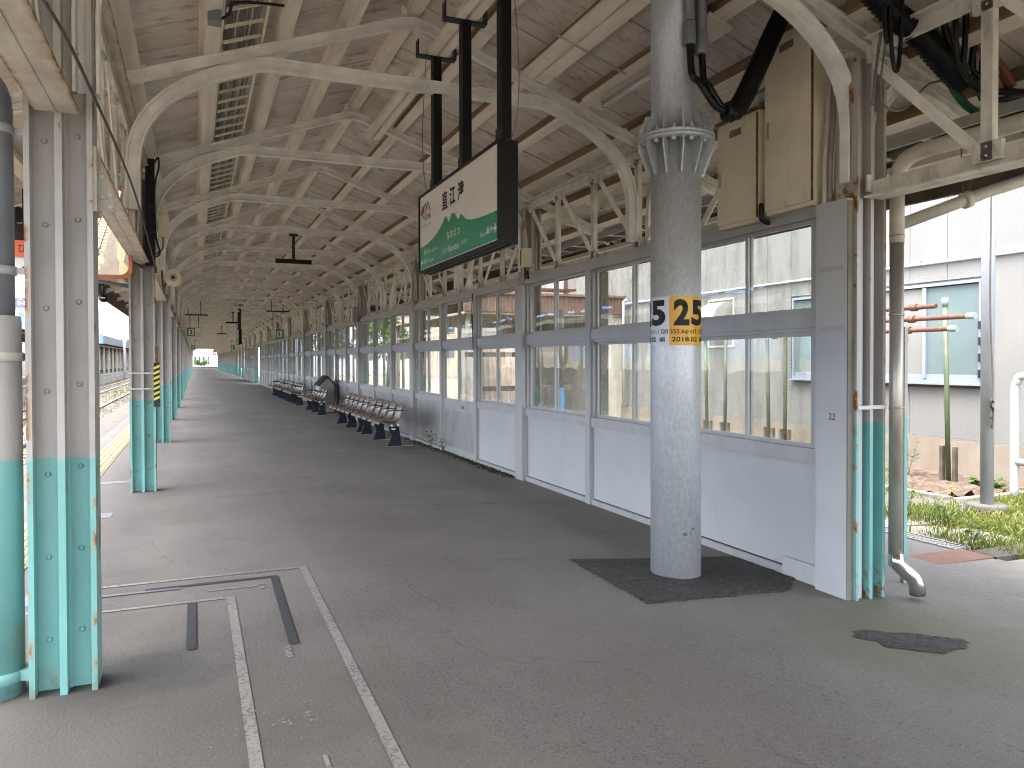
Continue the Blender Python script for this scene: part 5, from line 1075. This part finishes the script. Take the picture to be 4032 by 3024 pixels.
MB().tube([(10.70, 17.7, 3.05), (10.64, 17.75, 3.0), (10.64, 17.75, .3)], .04, 8).build('downpipe', white_p, bl)
# annex roof across the yard with posts
t = empty('brown_roofed_passage', (8.6, 20, 0), 'open passage with brown roof fascia and cream soffit joining the white building', 'passage')
MB().box(6.2, 10.79, 18.0, 18.06, 2.66, 3.10).build('fascia', brownroof, t); MB().box(6.2, 10.79, 18.061, 26, 3.0, 3.14).build('roof', brownroof, t); MB().box(6.25, 10.79, 18.061, 26, 2.60, 2.66).build('soffit', cream_wall, t); MB().box(6.2, 10.79, 17.9, 18.0, 3.10, 3.16).build('coping', brownroof, t)
m = MB()
for k in range(46): m.box(6.2 + k * .1, 6.25 + k * .1, 18.0 - .012, 17.9995, 2.67, 3.09)
tag(m.build('fascia_ribs', brownroof, t), kind='stuff')
for x, y in ((6.4, 18.3), (6.4, 25.5), (8.6, 25.5), (10.5, 18.3)): MB().box(x - .05, x + .05, y - .05, y + .05, -.4, 2.6).build('post', cream_wall, t)
MB().box(10.3, 10.79, 18.1, 26, -.4, 2.59).build('side_wall', cream_wall, t)
# air conditioner on red stand on the passage roof
t = empty('air_conditioner', (8.9, 19.4, 3.15), 'white outdoor air conditioner with round fan guard on a red stand, on the passage roof', 'air conditioner')
MB().box(8.75, 9.65, 19.2, 19.55, 3.42, 4.42).build('casing', white_p, t); m = MB(); m.tube([(9.1, 19.17, 3.95), (9.1, 19.199, 3.95)], [.30, .34], 24); m.build('fan_guard', bin_m, t)
for x in (8.78, 9.60): MB().box(x - .04, x + .04, 19.1, 19.18, 3.145, 4.5).build('stand_post', redpipe, t)
MB().box(8.6, 9.9, 19.08, 19.6, 3.36, 3.415).build('stand_tray', redpipe, t)
# pipe rack behind: green poles carrying rusty pipes
grp = 'green poles of the pipe rack'
for i, (x, y, lx) in enumerate(((9.88, 7.6, -.05), (9.6, 10.55, .04), (9.6, 10.95, -.03), (9.6, 12.2, .05), (9.6, 12.75, -.04))):
    t = empty('green_pole', (x, y, gz(x)), ['leaning green pole on a concrete foot, outside to the right of the downpipe', 'right green pole of the first pair seen through the glass right of the steel pole', 'left green pole of the first pair seen through the glass right of the steel pole', 'green pole seen through the glass just right of the steel pole, second of its pair', 'green pole seen through the glass closest to the steel pole'][i], 'pole', grp)
    MB().tube([(x, y, gz(x)), (x + lx, y + .03, 2.24)], .034, 12).build('pole', greenp, t); MB().tube([(x + lx, y + .03, 2.18), (x + lx, y + .03, 2.30)], .042, 10).build('cap', capm, t)
    MB().box(x - .26, x + .26, y - .22, y + .22, gz(x) - .05, gz(x) + .06).build('foot_slab', conc, t)
    for s in (-1, 1): MB().box(x - .03, x + .03, y + s * .10 - .025, y + s * .10 + .025, gz(x) + .05, gz(x) + .55).build('side_stake', darkwood, t)
for i, (x, z, ye) in enumerate(((9.55, 2.17, 7.55), (9.50, 2.00, 7.05), (9.42, 1.84, 7.25))):
    t = empty('rusty_pipe', (x, 10, z), ['topmost rusty red pipe of the rack outside', 'middle rusty red pipe of the rack, reaching furthest right', 'lowest rusty red pipe of the rack outside'][i], 'pipe', 'rusty pipes of the rack')
    MB().tube([(x, ye, z), (x + .1, 14, z + .02)], .034, 12).build('tube', redpipe, t)
    if i: MB().tube([(x, ye - .12, z), (x, ye, z)], .044, 12).build('cap', capm, t)
    for y in (7.9, 10.6): MB().cyl((x, y - .05, z), (x, y + .05, z), .052, 8).build('clamp', redpipe, t)
t = empty('flag_pole', (8.15, 5.8, -.3), 'pale grey steel pole on a round concrete foot with a rope tied to its cleat', 'pole')
MB().tube([(8.15, 5.8, -.28), (8.15, 5.8, 7)], .068, 18).build('pole', whitebar, t); m = MB(); m.lathe([(.0, -.30), (.205, -.30), (.205, -.20), (.19, -.185), (.0, -.185)], (8.15, 5.8, 0), 28); m.build('foot', conc, t)
MB().tube(smooth_path([(8.10, 5.72, 7), (8.05, 5.70, 3.2), (8.06, 5.71, 2.0), (8.09, 5.70, 1.2), (8.07, 5.70, .9), (8.06, 5.69, .72), (8.09, 5.70, .68), (8.08, 5.69, .85)]), .010, 6).build('rope', wire_m, t); MB().tube(smooth_path([(8.12, 5.71, .95), (8.06, 5.69, .98), (8.05, 5.69, .91), (8.09, 5.69, .88), (8.06, 5.69, .78)]), .012, 6).build('cleat', darkgrey, t)
t = empty('handrail', (9.5, 6.2, -.3), 'thick white bent pipe handrail at the right edge by the building', 'handrail'); MB().tube(smooth_path([(9.5, 6.40, -.35), (9.5, 6.40, .95), (9.5, 6.37, 1.14), (9.5, 6.25, 1.22), (9.5, 5.4, 1.22)]), .05, 12).build('rail', whitebar, t); MB().tube([(9.5, 6.38, .14), (9.5, 5.4, .14)], .045, 10).build('lower_rail', whitebar, t)
# greenery
def grass(n, fx_, fy_, h0, h1, dens=None, w=.006):
    m = MB()
    for k in range(n):
        x, y = fx_(), fy_()
        if dens and not dens(x, y): continue
        z = gz(x); h = R.uniform(h0, h1) * R.uniform(.5, 1); a = R.uniform(0, 6.28); ww = w * R.uniform(.6, 1.5); bx, by = R.gauss(0, h * .45), R.gauss(0, h * .45); c_, s_ = math.cos(a) * ww, math.sin(a) * ww
        m.add([(x - c_, y - s_, z), (x + c_, y + s_, z), (x + bx * .4 + c_ * .8, y + by * .4 + s_ * .8, z + h * .65), (x + bx * .4 - c_ * .8, y + by * .4 - s_ * .8, z + h * .65), (x + bx, y + by, z + h * R.uniform(.75, 1.0))], [(0, 1, 2, 3), (3, 2, 4)])
    return m
def cl(x, y): return math.sin(x * 3.1 + 1.2) * math.cos(y * 2.7) + math.sin(x * 1.3 - y * 1.9) + .9 * R.random()
tag(grass(26000, lambda: R.uniform(6.25, 9.8), lambda: R.uniform(2.6, 6.3), .04, .17, lambda x, y: cl(x, y) > -.15 - (.5 if x > 7 else 0)).build('grass', grassm), 'bright yellow green grass growing between the yard slabs', 'grass', kind='stuff')
tag(grass(6000, lambda: R.gauss(9.0, .6), lambda: R.uniform(6.0, 9.5), .03, .20, lambda x, y: cl(x, y) > .5).build('grass', grassm), 'thin grass tufts scattered on the soil bed', 'grass', kind='stuff')
tag(grass(9000, lambda: R.uniform(4.3, 10.5), lambda: R.uniform(9, 60), .04, .2, lambda x, y: cl(x, y) > .1, .014).build('grass', grassm), 'grass in the yard beyond the glazed wall', 'grass', kind='stuff')
tag(grass(700, lambda: R.uniform(4.0, 4.75), lambda: R.gauss(2.95, .10), .015, .05, lambda x, y: abs(y - (3.35 - .8 * (x - 4.0))) < .07).build('grass', grassm), 'tiny grass sprouts along the asphalt crack near the dark patch', 'grass', kind='stuff')
for i, (x, y, h, n, lab) in enumerate(((9.85, 8.25, .62, 6, 'broad leaved green plant at the foot of the plinth, left of the leaning green pole'), (6.9, 5.75, .42, 4, 'slender weed on the pale slab behind the grating'), (7.0, 5.45, .30, 4, 'low weed right of the slender weed on the pale slab'), (6.2, 4.55, .26, 4, 'dark leafed weed at the end of the drain grating'), (6.75, 4.25, .5, 6, 'bushy weed at the right edge on the raised kerb'), (9.9, 7.2, .14, 6, 'flat leafy weed right of the leaning green pole foot'), (9.9, 6.9, .16, 6, 'flat leafy weed left of the pale grey pole'))):
    sprig('weed_plant', x, y, gz(x) + .02, h, n, leaf, lab, 'weed', None, h * .22, .10 if h > .5 or h < .2 else .07)
for x, y in ((7.7, 5.9), (7.55, 5.75)):
    t = empty('yellow_flower', (x, y, gz(x)), 'tiny yellow flower above the yard grass, %s' % ('the taller one near the kerb' if x > 7.6 else 'the lower one on the slab'), 'flower', 'yellow flowers in the yard'); MB().tube([(x, y, gz(x)), (x + .01, y, gz(x) + .3)], .003, 4).build('stem', grassm, t); m = MB(); m.sphere((x + .01, y, gz(x) + .31), .018, 6, (1, 1, .5)); m.build('head', flower, t)
# leaning corrugated boards, posts seen through the glass
def lean(x0, x1, y, z0, z1, dy, mat, lab):
    m = MB(); n = max(4, int((x1 - x0) / .06)); A = []; B = []
    for i in range(n + 1):
        x = x0 + (x1 - x0) * i / n; o = .012 * (-1) ** i; A.append((x, y + o, z0)); B.append((x, y + dy + o, z1))
    m.rings([A + [(p[0], p[1] + .012, p[2]) for p in reversed(A)], B + [(p[0], p[1] + .012, p[2]) for p in reversed(B)]]); return tag(m.build('corrugated_board', mat), lab, 'board', 'corrugated boards leaning in the yard')
lean(5.75, 6.9, 15.2, -.3, 1.9, .5, pinkboard, 'tall pinkish corrugated board leaning outside, seen left of the blue footed post'); lean(5.4, 6.5, 14.6, -.3, .85, .3, pinkboard, 'lower pinkish corrugated board leaning in front of the tall one'); lean(6.9, 7.6, 16.4, -.3, 1.7, .4, greysheet, 'grey corrugated sheet leaning behind the pinkish boards')
for y, z in ((14.45, .80), (14.5, .25), (15.0, 1.5)): tag(MB().box(5.2, 7.4, y, y + .06, z, z + .10).build('rack_beam', darkwood), {.80: 'upper dark rack beam across the leaning boards', .25: 'lower dark rack beam near the ground across the leaning boards', 1.5: 'highest dark rack beam behind the leaning boards'}[z], 'beam', 'dark rack beams in the yard')
t = empty('yard_post', (5.5, 11.2, -.2), 'cream post with a bright blue foot standing outside the glass', 'post'); MB().cyl((5.5, 11.2, .98), (5.5, 11.2, 2.25), .075, 14).build('upper', conc_l, t); MB().cyl((5.5, 11.2, -.25), (5.5, 11.2, .978), .078, 14).build('blue_foot', blueband, t)
t = empty('yard_post', (5.0, 8.9, -.2), 'cream post with a turquoise foot just outside the second aluminium window', 'post'); MB().box(4.95, 5.07, 8.85, 8.95, .70, 2.6).build('upper', conc_l, t); MB().box(4.95, 5.07, 8.85, 8.95, -.25, .698).build('turquoise_foot', colm, t)
t = empty('hose_reel', (9.9, 14.6, -.3), 'dark green coiled hose by the wall of the white building', 'hose'); m = MB()
for k in range(4): m.tube([(9.7 + .02 * k, 13.6 + .28 * math.cos(a), .25 + .30 * math.sin(a)) for a in (2 * math.pi * i / 20 for i in range(21))], .02, 6)
tag(m.build('coil', cable_g, t)); MB().box(9.66, 9.84, 13.58, 13.62, -.4, .25).build('stand', darkgrey, t)
# parked cars far off
def car(x, y, rz, lab, col=car_w):
    t = empty('parked_car', (0, 0, 0), lab, 'car', 'white cars parked beyond the yard')
    prof = [(-2.05, .32), (-2.1, .62), (-1.98, .92), (-1.60, 1.02), (-1.05, 1.46), (.45, 1.50), (1.10, 1.05), (1.85, .92), (2.1, .70), (2.1, .35)]
    m = MB(); m.rings([[(p[0], s * w, p[1] if p[1] < 1.1 else p[1] - d) for p in prof] for s, w, d in ((-1, .80, .03), (-1, .72, .0), (1, .72, .0), (1, .80, .03))]); m.build('body', col, t)
    for s in (-1, 1):
        m = MB(); m.add([(-1.38, s * .806, 1.04), (-.98, s * .80, 1.38), (.40, s * .80, 1.40), (.95, s * .806, 1.04)], [(0, 1, 2, 3)]); m.build('side_window', glassdark, t)
        for px_ in (-1.3, 1.3):
            w = MB(); w.cyl((px_, s * .66, .31), (px_, s * .83, .31), .31, 16); wo_ = w.build('wheel', rubber, t); r = MB(); r.cyl((px_, s * .831, .31), (px_, s * .84, .31), .19, 12); r.build('rim', grate_m, wo_)
    m = MB(); m.add([(1.12, -.66, 1.06), (1.12, .66, 1.06), (.50, .6, 1.46), (.50, -.6, 1.46)], [(0, 1, 2, 3)]); m.build('windscreen', glassdark, t)
    t.location = (x, y, -.42); t.rotation_euler.z = rz; return t
car(60, 104, 1.5, 'white parked car seen far off right of the thin aluminium post, its side to us'); car(53, 103, 1.5, 'white parked car left of the first one, behind weeds'); car(47, 104, 1.6, 'white parked car far off behind the leaning boards'); car(41, 105, 1.5, 'leftmost white parked car beyond the yard')
# trees
def tree(x, y, h, r, mat, lab, n=1500, z0=-.4):
    t = empty('garden_tree', (x, y, z0), lab, 'tree', 'trees beyond the yard'); m = MB()
    m.tube([(x, y, z0), (x + .05, y, z0 + h * .35), (x - .04, y + .05, z0 + h * .6)], [.05 * r + .06, .04 * r + .04, .04], 8)
    cl_ = []
    for i in range(9):
        a, f = R.uniform(0, 6.28), R.uniform(.45, 1); c = Vector((x + r * .6 * f * math.cos(a), y + r * .6 * f * math.sin(a), z0 + h * R.uniform(.45, .92))); cl_.append((c, r * R.uniform(.3, .5))); m.tube([(x, y, z0 + h * R.uniform(.3, .55)), tuple((Vector((x, y, z0 + h * .5)) + c) / 2), tuple(c)], [.05, .035, .015], 5)
    m.build('trunk', trunk_m, t); l = MB()
    for k in range(n):
        c, rr = R.choice(cl_); d = Vector((R.gauss(0, 1), R.gauss(0, 1), R.gauss(0, .8))).normalized() * rr * R.random() ** .35; p = c + d; s = R.uniform(.10, .22); a = Vector((R.gauss(0, 1), R.gauss(0, 1), R.gauss(0, 1))).normalized(); bb = a.cross(Vector((R.gauss(0, 1), R.gauss(0, 1), R.gauss(0, 1)))).normalized()
        l.add([p - a * s, p + bb * s * .5, p + a * s, p - bb * s * .5], [(0, 1, 2, 3)])
    tag(l.build('crown', mat, t), kind='stuff'); return t
tree(13.5, 33, 5.0, 2.4, leaf, 'light green tree seen through the sliding door panes'); tree(18, 42, 6.5, 2.8, leaf_d, 'dark green tree seen right of the sliding door, over the boards'); tree(27, 62, 6, 3, leaf, 'tree over the parked cars, seen near the thin aluminium post'); tree(9.5, 40, 4.5, 1.8, leaf, 'small tree seen through the third glazed bay'); tree(9, 58, 6, 2.5, leaf_d, 'dark tree far along the glazed wall'); tree(40, 92, 8, 4, leaf_d, 'big dark tree behind the parked cars'); tree(56, 112, 9, 4.5, leaf, 'broad tree behind the nearest parked car')
def block(name, x0, x1, y0, y1, h, mat, lab, nx=6, nz=4, face='y', z0=-.5, grp='buildings beyond the tracks and yard', wm=None):
    t = empty(name, ((x0 + x1) / 2, (y0 + y1) / 2, z0), lab, 'building', grp); MB().box(x0, x1, y0, y1, z0, h).build('wall', mat, t); wm = wm or glassdark
    MB().box(x0 - .15, x1 + .15, y0 - .15, y1 + .15, h + .001, h + .3).build('roof_edge', greysheet, t)
    for i in range(nx):
        for k in range(nz):
            zc = 1 + (h - 1.2) * (k + .3) / nz; hh = min(1.4, (h - 1) / nz * .5)
            if face == 'y': xa = x0 + (x1 - x0) * (i + .25) / nx; xb = xa + (x1 - x0) / nx * .5; MB().box(xa, xb, y0 - .06, y0 - .01, zc, zc + hh).build('window', wm, t)
            else:
                ya = y0 + (y1 - y0) * (i + .25) / nx; yb = ya + (y1 - y0) / nx * .5; xw = x0 - .06 if face == 'x' else x1 + .01; MB().box(xw, xw + .05, ya, yb, zc, zc + hh).build('window', wm, t)
    return t
block('apartment_block', 42, 62, 190, 205, 17, palewall, 'pale grey apartment block far behind the third glazed bay', 7, 5); block('town_house', 20, 30, 74, 82, 6, pinkboard, 'pinkish brown house behind the yard trees', 4, 2); block('town_house', 34, 48, 118, 128, 7, cream_wall, 'beige house behind the parked cars', 5, 2); block('town_house', 66, 84, 122, 132, 7.5, palewall, 'pale house right of the parked cars', 5, 2); block('town_house', 14, 22, 96, 104, 6, palewall, 'pale house far along the glazed wall', 4, 2)
# ================================================================== FAR END OF THE PLATFORM
bw_ = block('white_shed', -3, 4.3, 215, 240, 9.5, white_p, 'large plain white building closing the view at the far end', 0, 0)
t = block('station_hut', -.4, 3.3, 196, 204, 2.9, palewall, 'low grey hut with a window row in front of the far white building', 4, 1)
for i, (x, z) in enumerate(((4.22, 3.35), (4.88, 4.3))):
    t = empty('signal_head', (x, 190, z), ['left red signal light beyond the far end', 'right red signal light, a little higher beyond the far end'][i], 'signal', 'red railway signals'); m = MB(); m.prism([(x - .2, z - .62), (x + .2, z - .62), (x + .34, z - .4), (x + .34, z + .4), (x + .2, z + .62), (x - .2, z + .62), (x - .34, z + .4), (x - .34, z - .4)], 190, 190.2, 'y'); m.build('backboard', brown_dark, t); m = MB(); m.tube([(x, 189.9, z - .12), (x, 189.99, z - .12)], .24, 14); m.build('lamp', siglamp, t); MB().box(x - .06, x + .06, 190.05, 190.15, -.4, z - .62).build('mast', grate_m, t)
for i, (x, y, h, lab) in enumerate(((5.9, 195, 16, 'pale utility pole right of the red signals'), (2.55, 180, 5.5, 'thin post in the middle of the far opening'), (-.35, 176, 9, 'thin grey mast at the left of the far opening'))):
    tag(MB().cyl((x, y, -.5), (x, y, h), .25 if i == 0 else .07, 10, .18 if i == 0 else .06).build('utility_pole', palewall if i == 0 else grate_m), lab, 'pole', 'poles beyond the far end')
for i, (x, y, h) in enumerate(((.6, 180, 1.3), (2.0, 182, 1.2), (5.2, 178, 1.3), (7.6, 186, 3.2))): tree(x, y, h + .9, 1.0, leaf, ['leafy bush at the left of the far opening', 'leafy bush under the far hut window', 'leafy bush below the utility pole at the far end', 'tall bush at the right of the far opening'][i], 700)
tree(11, 205, 9, 4, leaf_d, 'dark tree behind the red signals at the far end', 1500)
m = MB(); m.box(-1.0, 6.5, 168.05, 172, -.3, .2); tag(m.build('end_ramp', conc_l), kind='structure')
# ================================================================== ACROSS THE TRACKS
op = tag(MB().box(-16, -8.95, -20, 420, -1.3, -.085).build('far_platform', asph), kind='structure'); MB().box(-8.949, -8.90, -20, 420, -1.3, -.10).build('retaining_wall', stone_m, op)
st = MB().box(-8.94, -8.885, 0, 1.17, -.55, -.12).build('wall_stone', stone_m, op)
for k in range(-10, 130):
    for j in range(2):
        if k == 0 and j == 0: continue
        inst(st, 'wall_stone', op, (R.uniform(0, .015), k * 1.2 + .6 * j, -.45 * j))
cp = MB().box(-9.5, -8.87, 0, .99, -.10, .0).build('edge_block', conc_l, op)
for k in range(-15, 180): inst(cp, 'edge_block', op, (0, k * 1.0, 0)) if k else None
MB().box(-9.5, -8.87, 181, 420, -.1, 0).build('edge_block', conc_l, op)
cn = empty('far_canopy', (-12, 100, 4), 'long canopy on the far platform, part blue sheeted and part dark grey', 'canopy roof')
def slope(y0, y1, mat, nm):
    m = MB(); m.prism([(-9.2, 3.42), (-12.4, 4.75), (-15.6, 3.42), (-15.6, 3.52), (-12.4, 4.90), (-9.2, 3.55)], y0, y1, 'y'); return m.build(nm, mat, cn)
slope(-20, 93, tarp, 'blue_roof'); slope(93.05, 420, greyroof, 'grey_roof')
MB().box(-9.25, -9.15, 93.05, 420, 3.36, 4.25).build('grey_fascia', greyroof, cn); MB().box(-9.25, -9.15, -20, 93, 3.30, 3.58).build('white_gutter', pipe_w, cn); MB().box(-9.26, -9.14, 90.8, 93.04, 3.30, 4.30).build('blue_end_sheet', tarp, cn)
m = MB()
for k in range(160): m.box(-9.30, -9.24, -18 + k * .7, -17.93 + k * .7, 3.585, 3.75)
tag(m.build('roof_ribs', tarp, cn), kind='stuff')
for x in (-10.2, -14.2):
    pc = MB().box(x - .10, x + .10, -.10, .10, -.08, 3.5).build('canopy_post', cream_wall, cn)
    for k in range(-3, 60): inst(pc, 'canopy_post', cn, (0, k * 5.4 + 2, 0)) if k else None
xb = MB(); xb.prism([(-9.3, 3.30), (-9.3, 3.40), (-15.5, 3.40), (-15.5, 3.30)], -.06, .06, 'y'); bo = xb.build('cross_beam', darkwood, cn)
for k in range(-6, 130): inst(bo, 'cross_beam', cn, (0, k * 2.7, 0)) if k else None
for i in range(3): MB().box(-9.6 - i * 1.6, -9.5 - i * 1.6, -20, 420, 3.08, 3.22).build('long_beam', darkwood, cn)
MB().tube([(-9.6, 52, 3.3), (-9.9, 52, 3.0), (-10.2, 52, 2.95), (-10.2, 52, 0)], .06, 8).build('downpipe', pipe_w, cn)
t = empty('far_platform_hall', (-15, 160, 0), 'long beige waiting hall with teal windows under the far grey canopy', 'building', 'buildings beyond the tracks and yard')
MB().box(-15.5, -14.6, 120, 260, 0, 3.35).build('wall', cream_wall, t)
for k in range(34):
    y = 122 + k * 4; o = MB().box(-14.599, -14.55, y, y + 1.5, .95, 2.5).build('window', tealw if k % 3 else obsc2, t); MB().box(-14.549, -14.53, y + .72, y + .80, .95, 2.5).build('sash_bar', white_p, o)
MB().box(-15.45, -14.6, -10, 60, 0, .9).build('low_wall', cream_wall, t)
ht = block('hotel_tower', -56, -36, 250, 270, 16.0, palewall, 'distant pale hotel with a lavender sign band behind the far platform', 8, 5, wm=tealw)
MB().box(-56.2, -35.8, 249.0, 249.9, 16.4, 19.3).build('sign_band', shop, ht)
for x in (-47.9, -45.6, -43.3, -41.0): text('α-1', 'lettering', letterw, ht, (x, 248.95, 17.15), width=1.75, height=1.15, bold=.03); text('HOTEL', 'lettering', letterw, ht, (x + .2, 248.95, 18.55), width=1.1, height=.36)
block('apartment_block', -30, -19, 300, 315, 10, palewall, 'distant white low block between the hotel and the canopy', 6, 3)
t = empty('goods_shed', (-24, 130, 0), 'long blue grey roofed shed behind the far platform', 'shed'); MB().box(-28, -20, 70, 200, -.5, 4.6).build('wall', cream_wall, t); m = MB(); m.prism([(-28.5, 4.61), (-19.5, 4.61), (-24, 6.6)], 70, 200, 'y'); m.build('roof', bluefr, t)
# catenary gantries
def gantry(y, z, lab, x0=-17, x1=-2.6):
    t = empty('overhead_gantry', (-9, y, 0), lab, 'gantry', 'overhead line gantries'); mt_ = palewall
    for x in (x0, x1 - 6.2 + .0): MB().cyl((x, y, -1), (x, y, z + 1.2), .16, 10).build('mast', mt_, t)
    for dz in (0, 1.1): MB().box(x0, x1, y - .05, y + .05, z + dz, z + dz + .09).build('chord', mt_, t)
    n = 9; w = (x1 - x0) / n
    for i in range(n): MB().bar((x0 + i * w, y, z + (1.1 if i % 2 else .04)), (x0 + (i + 1) * w, y, z + (.04 if i % 2 else 1.1)), .05, .05).build('brace', mt_, t)
    for x in (-3.7, -6.67): MB().bar((x, y, z), (x, y, z - .8), .05, .05, (1, 0, 0)).build('insulator_arm', mt_, t)
for i, (y, z) in enumerate(((70, 6.6), (115, 6.8), (165, 7.0), (225, 7.2))): gantry(y, z, ['nearest overhead line gantry across the tracks', 'second overhead line gantry', 'third overhead line gantry', 'furthest overhead line gantry'][i])
for i, (x, z) in enumerate(((-3.7, 5.2), (-3.7, 6.1), (-6.67, 5.2), (-6.67, 6.1))): tag(MB().tube([(x, y, z + .25 * (1 - ((y % 45) / 22.5 - 1) ** 2) * (-1 if z > 5.5 else 0)) for y in range(-20, 400, 10)], .012, 5).build('overhead_wire', darkgrey), ['lower overhead wire of the near track', 'upper overhead wire of the near track', 'lower overhead wire of the second track', 'upper overhead wire of the second track'][i], 'wire', 'overhead wires')
m = MB(); V = []; n = 60
for i in range(n + 1):
    a = -1.2 + 2.6 * i / n; x, y = 2200 * math.sin(a), 2200 * math.cos(a); hgt = 120 + 45 * math.sin(i * .7) + 30 * math.sin(i * 1.9 + 1) + 20 * math.sin(i * 3.3); hgt *= (1.0 if a < .1 else .55); V += [(x * .93, y * .93, -5), (x, y, hgt), (x * 1.1, y * 1.1, hgt * .6)]
m.add(V, [(i * 3 + j, (i + 1) * 3 + j, (i + 1) * 3 + j + 1, i * 3 + j + 1) for i in range(n) for j in range(2)]); tag(m.build('hills', hill_m), kind='structure')
